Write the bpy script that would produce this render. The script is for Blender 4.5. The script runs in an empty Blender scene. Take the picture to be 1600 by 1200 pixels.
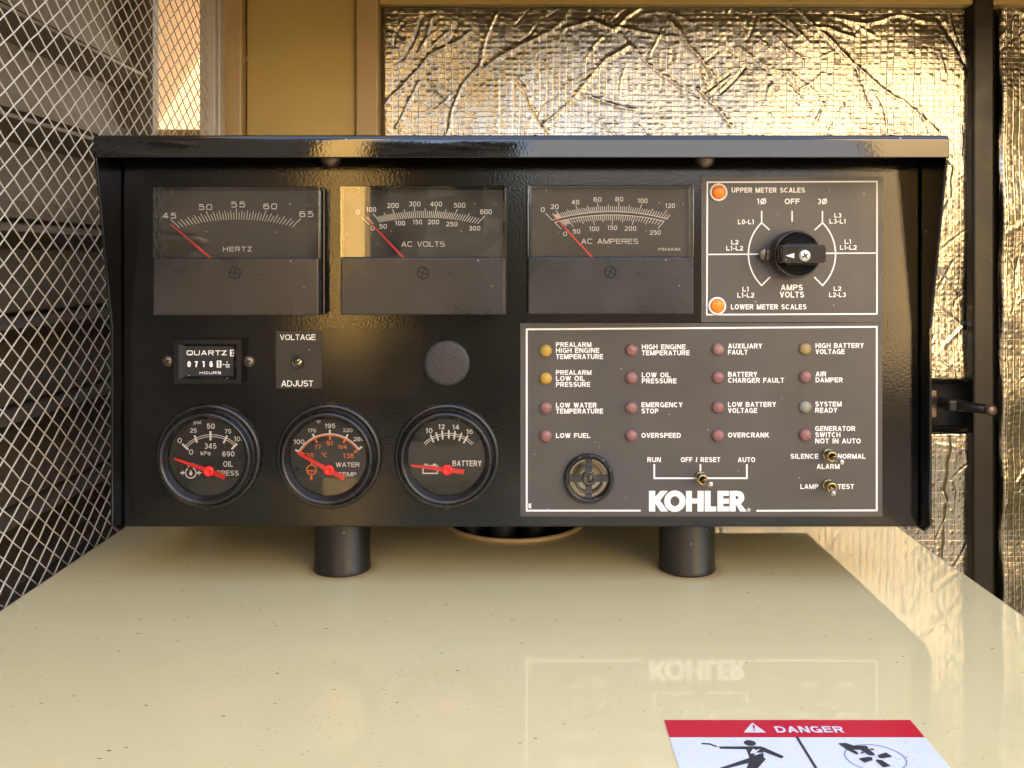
import bpy, bmesh, math, random
import numpy as np
from mathutils import Vector, Matrix
from mathutils.geometry import tessellate_polygon
random.seed(7)
rng = np.random.default_rng(7)
SC = bpy.context.scene
COL = SC.collection
R = math.radians

# ------------------------------------------------------------------ camera, sky, sun, exposure
S = 0.000352            # metres per photo pixel in the plane of the front panel
CX, CY, F = 815.0, 408.0, 1400.0
DIST = F * S            # camera to front panel
cam = bpy.data.cameras.new('camera')
cam.sensor_width = 36.0
cam.lens = F / 1600.0 * 36.0
cam.shift_x = (800 - CX) / 1600.0
cam.shift_y = -(600 - CY) / 1600.0
cam.clip_start = 0.01
cam.clip_end = 500
camo = bpy.data.objects.new('camera', cam)
COL.objects.link(camo)
camo.location = (0, -DIST, 0)
camo.rotation_euler = (R(90), 0, 0)
SC.camera = camo

SUN_EL, SUN_AZ = 38.0, 16.0
world = bpy.data.worlds.new('World')
SC.world = world
world.use_nodes = True
nt = world.node_tree
bgn = nt.nodes['Background']
skyn = nt.nodes.new('ShaderNodeTexSky')
skyn.sky_type = 'NISHITA'
skyn.sun_disc = False
skyn.sun_elevation = R(SUN_EL)
skyn.sun_rotation = R(SUN_AZ)
skyn.dust_density = 2.5
nt.links.new(skyn.outputs[0], bgn.inputs[0])
bgn.inputs[1].default_value = 0.15
sun = bpy.data.lights.new('sun', 'SUN')
sun.energy = 5.0
sun.angle = R(0.5)
sun.color = (1.0, 0.86, 0.66)
suno = bpy.data.objects.new('sun', sun)
COL.objects.link(suno)
sd = Vector((math.sin(R(SUN_AZ)) * math.cos(R(SUN_EL)), math.cos(R(SUN_AZ)) * math.cos(R(SUN_EL)), math.sin(R(SUN_EL))))
suno.rotation_euler = sd.to_track_quat('Z', 'Y').to_euler()
suno.location = (0, 0, 5)
SC.view_settings.view_transform = 'Standard'
SC.view_settings.look = 'None'
SC.view_settings.gamma = 1.0
SC.view_settings.use_curve_mapping = False
SC.view_settings.exposure = 3.35
SC.view_settings.use_white_balance = True      # camera balanced for open shade
SC.view_settings.white_balance_temperature = 7300
SC.view_settings.white_balance_tint = 13
try:
    SC.cycles.max_bounces = 10
    SC.cycles.diffuse_bounces = 5
    SC.cycles.glossy_bounces = 5
    SC.cycles.transparent_max_bounces = 12
    SC.cycles.caustics_reflective = True
    SC.cycles.sample_clamp_indirect = 6.0
    SC.cycles.use_denoising = True
except Exception:
    pass

# ------------------------------------------------------------------ helpers
def W(x, y, Y=0.0):
    """photo position of a point whose distance behind the panel front is Y -> world"""
    k = (DIST + Y) / DIST
    return Vector(((x - CX) * S * k, Y, (CY - y) * S * k))

TABLE_Z = -506 * S
GZ = -1.15              # ground level
def TB(x, y, lift=0.0):
    D = 506.0 / (y - CY)
    return Vector(((x - CX) * S * D, (D - 1) * DIST, TABLE_Z + lift))

WL = {}
def tag(o, label=None, cat=None, group=None, kind=None):
    if label: o['label'] = label
    if cat: o['category'] = cat
    if group: o['group'] = group
    if kind: o['kind'] = kind
    return o

def empty(name, loc, **k):
    o = bpy.data.objects.new(name, None)
    o.empty_display_size = 0.02
    COL.objects.link(o)
    o.location = loc
    WL[o] = Vector(loc)
    tag(o, **k)
    return o

class MB:
    def __init__(s):
        s.v, s.f, s.m, s.sm = [], [], [], []
    def add(s, vs, fs, m=0, smooth=False):
        b = len(s.v)
        s.v += [Vector(p) for p in vs]
        for f in fs:
            s.f.append([b + i for i in f]); s.m.append(m); s.sm.append(smooth)
    def box(s, x0, x1, y0, y1, z0, z1, m=0):
        vs = [(x, y, z) for x in (x0, x1) for y in (y0, y1) for z in (z0, z1)]
        s.add(vs, [(0, 1, 3, 2), (4, 6, 7, 5), (0, 4, 5, 1), (2, 3, 7, 6), (0, 2, 6, 4), (1, 5, 7, 3)], m)
    def pbox(s, x0, y0, x1, y1, Yf, Yb, m=0):
        """box whose front face, at depth Yf, covers the photo rectangle; goes straight back to Yb"""
        a, b = W(x0, y1, Yf), W(x1, y0, Yf)
        s.box(a.x, b.x, Yf, Yb, a.z, b.z, m)
    def prism(s, pts, off, m=0):
        """flat polygon (world points) extruded by off"""
        n = len(pts); off = Vector(off)
        vs = [Vector(p) for p in pts] + [Vector(p) + off for p in pts]
        s.add(vs, [list(range(n)), list(range(2 * n - 1, n - 1, -1))] + [(i, (i + 1) % n, n + (i + 1) % n, n + i) for i in range(n)], m)
    def tess(s, loops, m=0):
        pts = [Vector(p) for l in loops for p in l]
        tris = tessellate_polygon([[Vector(p) for p in l] for l in loops])
        s.add(pts, [list(t) for t in tris], m)
    def lathe(s, prof, c, ax=(0, -1, 0), n=48, m=0, smooth=True, ms=None):
        """prof: (radius, distance along ax) from centre c"""
        ax = Vector(ax).normalized(); c = Vector(c)
        u = ax.orthogonal().normalized(); w = ax.cross(u)
        rings, vs = [], []
        for r, h in prof:
            if r <= 1e-9:
                rings.append([len(vs)]); vs.append(c + ax * h)
            else:
                rings.append(list(range(len(vs), len(vs) + n)))
                for i in range(n):
                    a = 2 * math.pi * i / n
                    vs.append(c + ax * h + (u * math.cos(a) + w * math.sin(a)) * r)
        b0 = len(s.v); s.v += vs
        for k in range(len(rings) - 1):
            a, b = rings[k], rings[k + 1]
            mm = ms[k] if ms else m
            if len(a) == 1 and len(b) == 1: continue
            for i in range(n):
                j = (i + 1) % n
                if len(a) == 1: f = (a[0], b[i], b[j])
                elif len(b) == 1: f = (a[i], b[0], a[j])
                else: f = (a[i], b[i], b[j], a[j])
                s.f.append([b0 + q for q in f]); s.m.append(mm); s.sm.append(smooth)
    def tube(s, pts, r, n=10, m=0, cap=True):
        pts = [Vector(p) for p in pts]
        rr = r if isinstance(r, (list, tuple)) else [r] * len(pts)
        prev = None; rings = []; b0 = len(s.v)
        for i, p in enumerate(pts):
            t = (pts[min(i + 1, len(pts) - 1)] - pts[max(i - 1, 0)]).normalized()
            if prev is None: u = t.orthogonal().normalized()
            else: u = (prev - t * prev.dot(t)).normalized()
            prev = u; w = t.cross(u)
            for k in range(n):
                a = 2 * math.pi * k / n
                s.v.append(p + (u * math.cos(a) + w * math.sin(a)) * rr[i])
        for i in range(len(pts) - 1):
            for k in range(n):
                j = (k + 1) % n
                s.f.append([b0 + i * n + k, b0 + i * n + j, b0 + (i + 1) * n + j, b0 + (i + 1) * n + k]); s.m.append(m); s.sm.append(True)
        if cap:
            s.f.append([b0 + k for k in range(n)][::-1]); s.m.append(m); s.sm.append(False)
            s.f.append([b0 + (len(pts) - 1) * n + k for k in range(n)]); s.m.append(m); s.sm.append(False)
    def build(s, name, mats, parent=None, origin=None, bevel=0, seg=2, **k):
        if not isinstance(mats, (list, tuple)): mats = [mats]
        po = WL.get(parent, Vector((0, 0, 0))) if parent else Vector((0, 0, 0))
        if origin is None:
            if parent: origin = po
            else: origin = Vector((0, 0, 0))
        origin = Vector(origin)
        me = bpy.data.meshes.new(name)
        me.from_pydata([tuple(p - origin) for p in s.v], [], s.f)
        for m in mats: me.materials.append(m)
        me.polygons.foreach_set('material_index', s.m)
        me.polygons.foreach_set('use_smooth', s.sm)
        me.update()
        bm = bmesh.new(); bm.from_mesh(me)
        bmesh.ops.recalc_face_normals(bm, faces=bm.faces)
        bm.to_mesh(me); bm.free()
        o = bpy.data.objects.new(name, me)
        COL.objects.link(o)
        if parent: o.parent = parent
        o.location = origin - po
        WL[o] = origin
        if bevel:
            b = o.modifiers.new('bevel', 'BEVEL')
            b.width = bevel; b.segments = seg; b.limit_method = 'ANGLE'; b.angle_limit = R(35)
        tag(o, **k)
        return o

# ------------------------------------------------------------------ materials
def mat(name, col=(.5, .5, .5), rough=.5, metal=0.0, ior=1.5, coat=0.0, coat_rough=.05, spec=None):
    m = bpy.data.materials.new(name); m.use_nodes = True
    b = m.node_tree.nodes['Principled BSDF']
    b.inputs['Base Color'].default_value = (*col, 1)
    b.inputs['Roughness'].default_value = rough
    b.inputs['Metallic'].default_value = metal
    b.inputs['IOR'].default_value = ior
    b.inputs['Coat Weight'].default_value = coat
    b.inputs['Coat Roughness'].default_value = coat_rough
    return m
class N:
    """small node-graph helper"""
    def __init__(s, m):
        s.m = m; s.t = m.node_tree; s.b = s.t.nodes.get('Principled BSDF')
    def new(s, typ, **k):
        n = s.t.nodes.new(typ)
        for a, b in k.items(): setattr(n, a, b)
        return n
    def link(s, a, b): s.t.links.new(a, b)
    def coord(s, kind='Object', scale=(1, 1, 1), loc=(0, 0, 0)):
        c = s.new('ShaderNodeTexCoord'); mp = s.new('ShaderNodeMapping')
        mp.inputs['Scale'].default_value = scale; mp.inputs['Location'].default_value = loc
        s.link(c.outputs[kind], mp.inputs[0]); return mp.outputs[0]
    def noise(s, vec, scale, detail=3, rough=.5, dist=0):
        n = s.new('ShaderNodeTexNoise'); s.link(vec, n.inputs['Vector'])
        n.inputs['Scale'].default_value = scale; n.inputs['Detail'].default_value = detail
        n.inputs['Roughness'].default_value = rough; n.inputs['Distortion'].default_value = dist
        return n.outputs['Fac']
    def voro(s, vec, scale, feature='F1'):
        n = s.new('ShaderNodeTexVoronoi', feature=feature); s.link(vec, n.inputs['Vector'])
        n.inputs['Scale'].default_value = scale; return n
    def val(s, x, sock):
        if isinstance(x, (int, float)): sock.default_value = x
        else: s.link(x, sock)
    def math(s, op, a, b=0.0, c=None, clamp=False):
        n = s.new('ShaderNodeMath', operation=op); n.use_clamp = clamp
        s.val(a, n.inputs[0]); s.val(b, n.inputs[1])
        if c is not None: s.val(c, n.inputs[2])
        return n.outputs[0]
    def ramp(s, fac, stops):
        n = s.new('ShaderNodeValToRGB'); s.link(fac, n.inputs[0])
        e = n.color_ramp.elements
        while len(e) < len(stops): e.new(0.5)
        for i, (p, c) in enumerate(stops):
            e[i].position = p
            e[i].color = (c, c, c, 1) if isinstance(c, (int, float)) else (*c, 1)
        return n.outputs[0]
    def mix(s, fac, a, b):
        n = s.new('ShaderNodeMix', data_type='RGBA')
        s.val(fac, n.inputs[0])
        for v, k in ((a, 6), (b, 7)):
            if isinstance(v, tuple): n.inputs[k].default_value = (*v, 1)
            else: s.link(v, n.inputs[k])
        return n.outputs[2]
    def bump(s, h, strength=.3, dist=.001):
        n = s.new('ShaderNodeBump'); s.link(h, n.inputs['Height'])
        n.inputs['Strength'].default_value = strength; n.inputs['Distance'].default_value = dist
        s.link(n.outputs[0], s.b.inputs['Normal']); return n

def specks(g, vec, scale, size, keep):
    """mask of sparse small specks: voronoi dots whose cell colour is over 1-keep"""
    v = g.voro(vec, scale)
    sp = g.new('ShaderNodeSeparateColor'); g.link(v.outputs['Color'], sp.inputs[0])
    sz = g.math('MULTIPLY', sp.outputs[1], size)
    dot = g.math('LESS_THAN', v.outputs['Distance'], sz)
    k = g.math('GREATER_THAN', sp.outputs[0], 1 - keep)
    return g.math('MULTIPLY', dot, k)

def painted(name, col, rough, bumpscale=0, bumpamt=.15, dustc=(.45, .4, .33), dust=.02, ior=1.5, dist=.0004, coat=0):
    """paint or plastic with light dust, white specks and, if asked, orange peel"""
    m = mat(name, col, rough, ior=ior, coat=coat); g = N(m)
    v = g.coord()
    c = g.mix(specks(g, v, 420, .20, dust * 2.0), col, dustc)
    big = g.ramp(g.noise(v, 14, 6, .65), [(.45, 0.0), (.75, 1.0)])
    c2 = g.mix(g.math('MULTIPLY', big, dust * 3.0), c, dustc)
    st = g.coord(scale=(1, 1, .12))
    g.link(c2, g.b.inputs['Base Color'])
    rr = g.ramp(g.noise(v, 30, 5, .6), [(.3, rough * .75), (.75, min(1, rough * 1.4))])
    g.link(rr, g.b.inputs['Roughness'])
    if bumpscale:
        h = g.noise(v, bumpscale, 2, .5)
        g.bump(h, bumpamt, dist)
    return m

M = {}
M['panel'] = painted('black_textured_paint', (.004, .0036, .0034), .11, 760, .055, dust=.002, ior=1.48, dist=.0010)
M['hood'] = painted('black_gloss_paint', (.004, .0038, .0038), .05, 600, .03, dust=.004, ior=1.6, dist=.0006)
M['plate'] = painted('grey_black_label', (.063, .059, .055), .38, dust=.010, ior=1.5)
M['cover'] = painted('black_plastic', (.018, .0168, .0166), .28, dust=.012, ior=1.5)
M['body'] = painted('black_moulded_plastic', (.006, .0058, .0062), .2, dust=.006)
M['bezel'] = painted('black_bezel', (.010, .0085, .009), .26, 300, .10, dust=.012)
M['plugm'] = painted('grained_black_plastic', (.022, .022, .023), .42, 1700, .6, dust=.006, dist=.0006)
M['dial'] = painted('dial_black', (.020, .019, .018), .5, dust=.006)
M['gdial'] = painted('gauge_dial_black', (.010, .012, .012), .5, dust=.004)
M['white'] = mat('white_ink', (.84, .83, .80), .55)
M['dimwhite'] = mat('pale_grey_ink', (.68, .67, .65), .55)
M['red'] = mat('red_needle_paint', (.85, .018, .012), .45)
M['orange'] = mat('orange_ink', (.90, .19, .025), .5)
M['post'] = painted('matte_black_pipe', (.009, .0085, .008), .36, dust=.012)
M['rubber'] = mat('black_rubber', (.008, .008, .008), .6)
M['dark'] = mat('dark_void', (.006, .006, .006), .8)
M['steel'] = mat('nickel_plated_steel', (.62, .58, .52), .22, 1.0)
M['brass'] = mat('brass', (.62, .47, .24), .25, 1.0)
M['rust'] = mat('tarnished_screw', (.20, .155, .12), .42, .8)
M['whitep'] = mat('white_plastic', (.78, .77, .74), .35)
M['orangel'] = mat('orange_lens', (.88, .22, .012), .38, coat=.2)
M['gaugered'] = mat('danger_red', (.52, .006, .028), .3)
M['signwhite'] = painted('label_white', (.62, .65, .72), .3, dust=.012, dustc=(.30, .25, .17))
M['ink'] = mat('black_ink', (.03, .03, .035), .35)
M['latch'] = painted('black_latch', (.010, .010, .010), .3, dust=.006)
M['postb'] = painted('black_channel', (.010, .009, .008), .34, dust=.010)

def glass(name, rough=.02, tint=(.96, .96, .95), dirt=.018, ior=1.5):
    m = bpy.data.materials.new(name); m.use_nodes = True
    g = N(m); t = g.t
    t.nodes.remove(g.b); out = t.nodes['Material Output']
    tr = g.new('ShaderNodeBsdfTransparent'); tr.inputs[0].default_value = (*tint, 1)
    gl = g.new('ShaderNodeBsdfGlossy'); gl.inputs['Roughness'].default_value = rough
    fr = g.new('ShaderNodeFresnel'); fr.inputs[0].default_value = ior
    df = g.new('ShaderNodeBsdfDiffuse'); df.inputs[0].default_value = (.42, .38, .33, 1)
    v = g.coord()
    d = g.math('MULTIPLY', g.ramp(g.noise(v, 45, 7, .7, 1.5), [(.35, 0.15), (.8, 1.0)]), dirt)
    d = g.math('ADD', d, g.math('MULTIPLY', specks(g, v, 300, .16, .03), .5), clamp=True)
    m1 = g.new('ShaderNodeMixShader'); g.link(d, m1.inputs[0]); g.link(tr.outputs[0], m1.inputs[1]); g.link(df.outputs[0], m1.inputs[2])
    m2 = g.new('ShaderNodeMixShader'); g.link(fr.outputs[0], m2.inputs[0]); g.link(m1.outputs[0], m2.inputs[1]); g.link(gl.outputs[0], m2.inputs[2])
    g.link(m2.outputs[0], out.inputs[0])
    return m
M['glass'] = glass('clear_meter_cover', ior=1.52)
M['lens'] = glass('clear_gauge_glass', dirt=.012, ior=1.52)

def resin(name, col):
    """milky translucent lamp resin"""
    m = bpy.data.materials.new(name); m.use_nodes = True
    g = N(m); t = g.t; t.nodes.remove(g.b); out = t.nodes['Material Output']
    tr = g.new('ShaderNodeBsdfTransparent'); tr.inputs[0].default_value = (*[min(1, c * 1.5 + .25) for c in col], 1)
    df = g.new('ShaderNodeBsdfDiffuse'); df.inputs[0].default_value = (*col, 1)
    gl = g.new('ShaderNodeBsdfGlossy'); gl.inputs['Roughness'].default_value = .12
    fr = g.new('ShaderNodeFresnel'); fr.inputs[0].default_value = 1.45
    m1 = g.new('ShaderNodeMixShader'); m1.inputs[0].default_value = .62
    g.link(tr.outputs[0], m1.inputs[1]); g.link(df.outputs[0], m1.inputs[2])
    m2 = g.new('ShaderNodeMixShader'); g.link(fr.outputs[0], m2.inputs[0]); g.link(m1.outputs[0], m2.inputs[1]); g.link(gl.outputs[0], m2.inputs[2])
    g.link(m2.outputs[0], out.inputs[0]); return m

# cream glossy paint of the housing top, with dark grit and rusty chips
def cream():
    m = mat('cream_gloss_paint', (.60, .50, .31), .07, ior=1.5); g = N(m); v = g.coord()
    base = g.mix(g.ramp(g.noise(v, 5, 5, .6), [(.3, 0.), (.7, 1.)]), (.61, .505, .265), (.655, .545, .29))
    dens = g.ramp(g.noise(v, 7, 4, .6), [(.42, 0.), (.62, 1.)])
    st = g.coord(scale=(1, 2.0, 1))
    a = specks(g, st, 180, .17, .10)
    b = g.math('MULTIPLY', specks(g, st, 520, .24, .26), dens)
    c = specks(g, g.coord(scale=(1, 3.4, 1), loc=(.13, .3, 0)), 95, .11, .10)
    dm = g.math('MAXIMUM', g.math('MAXIMUM', a, b), c)
    col = g.mix(g.math('MULTIPLY', dm, .85), base, (.10, .07, .035))
    pk = specks(g, g.coord(loc=(.31, .07, 0)), 70, .05, .12)
    col = g.mix(pk, col, (.55, .10, .06))
    sm = g.math('MULTIPLY', g.ramp(g.noise(g.coord(scale=(1, 2.2, 1)), 26, 6, .7, .6), [(.58, 0.), (.8, 1.)]), .13)
    col = g.mix(sm, col, (.30, .22, .12))
    tc = g.new('ShaderNodeTexCoord')
    for x in (533, 1075):
        ds = g.new('ShaderNodeVectorMath', operation='DISTANCE'); g.link(tc.outputs['Object'], ds.inputs[0])
        ds.inputs[1].default_value = ((x - CX) * S * 1.047, .0551 * DIST, TABLE_Z - GZ)
        dd = g.math('ADD', ds.outputs['Value'], g.math('MULTIPLY', g.noise(v, 110, 4), .004))
        ring = g.ramp(dd, [(.0172, .75), (.0245, 0.0)])
        col = g.mix(ring, col, (.42, .20, .07))
    g.link(col, g.b.inputs['Base Color'])
    g.link(g.ramp(g.noise(v, 20, 5, .65), [(.3, .018), (.8, .06)]), g.b.inputs['Roughness'])
    h = g.math('ADD', g.noise(v, 60, 2, .5), g.math('MULTIPLY', dm, .5))
    g.bump(h, .022, .0006)
    return m
M['cream'] = cream()

def tanpaint(name, col, rough=.35, ior=1.5):
    m = mat(name, col, rough, ior=ior); g = N(m); v = g.coord()
    c = g.mix(g.ramp(g.noise(v, 9, 5, .6), [(.3, 0.), (.75, 1.)]), col, tuple(x * .86 for x in col))
    g.link(c, g.b.inputs['Base Color'])
    g.bump(g.noise(v, 300, 2), .06, .0005)
    return m
M['tan'] = tanpaint('ochre_tan_paint', (.54, .39, .12), .42)
M['tanlip'] = tanpaint('tan_paint', (.50, .35, .16), .4)
M['pale'] = tanpaint('pale_buff_paint', (.30, .22, .15), .95, 1.08)
M['galv'] = tanpaint('weathered_grey_buff_paint', (.16, .135, .10), .75, 1.2)
M['wire'] = mat('cream_coated_wire', (.56, .52, .43), .42)
M['framem'] = tanpaint('pale_frame_paint', (.55, .50, .42), .4)

def foil():
    m = mat('wrinkled_foil', (.86, .80, .66), .22, 1.0); g = N(m)
    c = g.new('ShaderNodeTexCoord')
    wv = g.new('ShaderNodeTexNoise'); g.link(c.outputs['Object'], wv.inputs['Vector']); wv.inputs['Scale'].default_value = 22; wv.inputs['Detail'].default_value = 2
    off = g.new('ShaderNodeVectorMath', operation='SCALE'); g.link(wv.outputs['Color'], off.inputs[0]); off.inputs['Scale'].default_value = .005
    ad = g.new('ShaderNodeVectorMath', operation='ADD'); g.link(c.outputs['Object'], ad.inputs[0]); g.link(off.outputs[0], ad.inputs[1])
    sp = g.new('ShaderNodeSeparateXYZ'); g.link(ad.outputs[0], sp.inputs[0])
    px, pz = .0064, .0052
    u = g.math('DIVIDE', sp.outputs[0], px); w = g.math('DIVIDE', sp.outputs[2], pz)
    iu, iw = g.math('FLOOR', u), g.math('FLOOR', w)
    fu, fw = g.math('SUBTRACT', u, iu), g.math('SUBTRACT', w, iw)
    # thread ridges round each little square, their strength varying from thread to thread
    def ridge(f, i, seed):
        d = g.math('ABSOLUTE', g.math('SUBTRACT', f, .5))
        rr = g.math('MULTIPLY', g.math('POWER', g.math('MULTIPLY', d, 2.0), 6.0), .5)
        wn = g.new('ShaderNodeTexWhiteNoise', noise_dimensions='1D')
        g.link(g.math('FLOOR', g.math('ADD', g.math('ADD', i, f if False else 0.0), seed)), wn.inputs['W'])
        return g.math('MULTIPLY', rr, g.math('ADD', .45, g.math('MULTIPLY', wn.outputs['Value'], .9)))
    rid = g.math('MAXIMUM', ridge(fu, iu, 3.0), g.math('MULTIPLY', ridge(fw, iw, 57.0), .7))
    cid = g.new('ShaderNodeCombineXYZ'); g.link(iu, cid.inputs[0]); g.link(iw, cid.inputs[1])
    wn = g.new('ShaderNodeTexWhiteNoise', noise_dimensions='3D'); g.link(cid.outputs[0], wn.inputs[0])
    sc = g.new('ShaderNodeSeparateColor'); g.link(wn.outputs['Color'], sc.inputs[0])
    tu = g.math('MULTIPLY', g.math('SUBTRACT', sc.outputs[0], .5), g.math('SUBTRACT', fu, .5))
    tw = g.math('MULTIPLY', g.math('SUBTRACT', sc.outputs[1], .5), g.math('SUBTRACT', fw, .5))
    tilt = g.math('MULTIPLY', g.math('ADD', tu, tw), 1.0)
    # each square bulges: a small cushion
    cu = g.math('MULTIPLY', g.math('SINE', g.math('MULTIPLY', fu, math.pi)), g.math('SINE', g.math('MULTIPLY', fw, math.pi)))
    cush = g.math('MULTIPLY', cu, g.math('MULTIPLY', sc.outputs[2], .9))
    fine = g.math('MULTIPLY', g.noise(c.outputs['Object'], 260, 4, .6), .55)
    h = g.math('ADD', g.math('ADD', rid, tilt), g.math('ADD', cush, fine))
    g.bump(h, .36, .0010)
    col = g.ramp(g.noise(c.outputs['Object'], 12, 4), [(.3, (.31, .295, .25)), (.7, (.42, .405, .36))])
    g.link(col, g.b.inputs['Base Color'])
    return m
M['foil'] = foil()

# ------------------------------------------------------------------ lettering: strokes on a unit box, y up
def arc(cx, cy, rx, ry, a0, a1, e, n=None):
    n = n or max(4, int(abs(a1 - a0) / 12))
    out = []
    for i in range(n + 1):
        a = R(a0 + (a1 - a0) * i / n); c, s_ = math.cos(a), math.sin(a)
        out.append((cx + rx * math.copysign(abs(c) ** (2 / e), c), cy + ry * math.copysign(abs(s_) ** (2 / e), s_)))
    return out
def glyph(ch, e):
    L = lambda pts, closed=False, cap=True: ('L', pts, closed, cap)
    D = lambda x0, y0, x1, y1: ('D', x0, y0, x1, y1)
    full = lambda: L(arc(.5, .5, .5, .5, 0, 345, e, 30), True)
    G = {
     'A': (.74, [D(0, 0, .5, 1), D(1, 0, .5, 1), L([(.24, .27), (.76, .27)], cap=False)]),
     'B': (.70, [L([(0, 0), (0, 1)]), L([(0, 1), (.55, 1)] + arc(.55, .77, .38, .23, 90, -90, e) + [(0, .54)], cap=False), L([(0, .54), (.6, .54)] + arc(.6, .27, .4, .27, 90, -90, e) + [(0, 0)], cap=False)]),
     'C': (.73, [L(arc(.5, .5, .5, .5, 42, 318, e, 26), cap=False)]),
     'D': (.71, [L([(0, 0), (0, 1), (.4, 1)] + arc(.4, .5, .6, .5, 90, -90, e) + [(.4, 0)], True)]),
     'E': (.63, [L([(0, 0), (0, 1)]), L([(0, 1), (1, 1)]), L([(0, .53), (.93, .53)]), L([(0, 0), (1, 0)])]),
     'F': (.60, [L([(0, 0), (0, 1)]), L([(0, 1), (1, 1)]), L([(0, .5), (.9, .5)])]),
     'G': (.76, [L(arc(.5, .5, .5, .5, 45, 340, e, 26) + [(1, .44), (.58, .44)], cap=False), L([(1, .44), (1, 0)])]),
     'H': (.70, [L([(0, 0), (0, 1)]), L([(1, 0), (1, 1)]), L([(0, .52), (1, .52)], cap=False)]),
     'I': (.20, [L([(.5, 0), (.5, 1)])]),
     'J': (.55, [L([(1, 1), (1, .35)] + arc(.5, .35, .5, .35, 0, -170, e))]),
     'K': (.72, [L([(0, 0), (0, 1)]), D(.12, .34, .93, 1), D(1, 0, .42, .62)]),
     'L': (.58, [L([(0, 1), (0, 0), (1, 0)])]),
     'M': (.84, [L([(0, 0), (0, 1)]), L([(1, 0), (1, 1)]), D(.02, 1, .5, 0), D(.98, 1, .5, 0)]),
     'N': (.71, [L([(0, 0), (0, 1)]), L([(1, 0), (1, 1)]), D(.04, 1, .96, 0)]),
     'O': (.77, [full()]),
     'P': (.66, [L([(0, 0), (0, 1)]), L([(0, 1), (.55, 1)] + arc(.55, .73, .45, .27, 90, -90, e) + [(0, .46)], cap=False)]),
     'Q': (.77, [full(), D(.58, .28, 1, 0)]),
     'R': (.70, [L([(0, 0), (0, 1)]), L([(0, 1), (.55, 1)] + arc(.55, .74, .43, .26, 90, -90, e) + [(0, .48)], cap=False), D(.98, 0, .55, .5)]),
     'S': (.67, [L(arc(.5, .76, .46, .24, 28, 270, e, 16) + arc(.5, .26, .5, .26, 90, -152, e, 16)[1:], cap=False)]),
     'T': (.63, [L([(0, 1), (1, 1)]), L([(.5, 0), (.5, 1)])]),
     'U': (.70, [L([(0, 1), (0, .38)] + arc(.5, .38, .5, .38, 180, 360, e) + [(1, 1)])]),
     'V': (.68, [D(0, 1, .5, 0), D(1, 1, .5, 0)]),
     'W': (.98, [D(0, 1, .27, 0), D(.5, 1, .27, 0), D(.5, 1, .73, 0), D(1, 1, .73, 0)]),
     'X': (.68, [D(0, 0, 1, 1), D(0, 1, 1, 0)]),
     'Y': (.68, [D(0, 1, .5, .42), D(1, 1, .5, .42), L([(.5, 0), (.5, .45)])]),
     'Z': (.63, [L([(0, 1), (1, 1)]), L([(0, 0), (1, 0)]), D(.02, .03, .98, .97)]),
     '0': (.57, [full()]),
     '1': (.34, [L([(.75, 0), (.75, 1)]), D(0, .74, .7, .99)]),
     '2': (.56, [L(arc(.5, .72, .5, .28, 165, -25, e, 12) + [(.05, .04)], cap=False), L([(0, 0), (1, 0)])]),
     '3': (.56, [L(arc(.5, .77, .46, .23, 150, -90, e, 14), cap=False), L(arc(.5, .27, .5, .27, 90, -150, e, 14), cap=False)]),
     '4': (.60, [L([(.74, 0), (.74, 1)]), L([(0, .25), (1, .25)]), D(0, .25, .7, 1)]),
     '5': (.56, [L([(.93, 1), (.12, 1), (.05, .5)] + arc(.48, .33, .52, .33, 125, -150, e, 16), cap=False)]),
     '6': (.57, [L(arc(.5, .31, .5, .31, 0, 345, e, 24), True), L([(0, .31)] + arc(.5, .5, .5, .5, 175, 45, e, 12), cap=False)]),
     '7': (.54, [L([(0, 1), (1, 1)]), D(.3, 0, .96, .97)]),
     '8': (.57, [L(arc(.5, .77, .44, .23, 0, 345, e, 24), True), L(arc(.5, .27, .5, .27, 0, 345, e, 24), True)]),
     '9': (.57, [L(arc(.5, .69, .5, .31, 0, 345, e, 24), True), L([(1, .69)] + arc(.5, .5, .5, .5, -5, -135, e, 12), cap=False)]),
     '-': (.32, [L([(0, .38), (1, .38)])]),
     '=': (.5, [L([(0, .3), (1, .3)]), L([(0, .62), (1, .62)])]),
     '/': (.34, [D(0, 0, 1, 1)]),
     '!': (.2, [L([(.5, .35), (.5, 1)]), L([(.5, .02), (.5, .06)])]),
     '°': (.3, [L(arc(.5, .85, .5, .17, 0, 345, 2, 16), True)]),
     'Ø': (.80, [full(), D(.02, -.04, .98, 1.04)]),
     'p': (.55, [L([(0, -.3), (0, .74)]), L(arc(.5, .37, .5, .37, 0, 345, e, 24), True)]),
     's': (.5, [L(arc(.5, .56, .46, .18, 28, 270, e, 14) + arc(.5, .19, .5, .19, 90, -152, e, 14)[1:], cap=False)]),
     'i': (.18, [L([(.5, 0), (.5, .72)]), L([(.5, .97), (.5, 1)])]),
     'k': (.5, [L([(0, 0), (0, 1)]), D(.1, .22, .9, .74), D(1, 0, .4, .48)]),
     'a': (.52, [L([(1, 0), (1, .72)]), L(arc(.5, .36, .5, .36, 0, 345, e, 24), True)]),
     ' ': (.36, []),
    }
    return G[ch]

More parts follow.
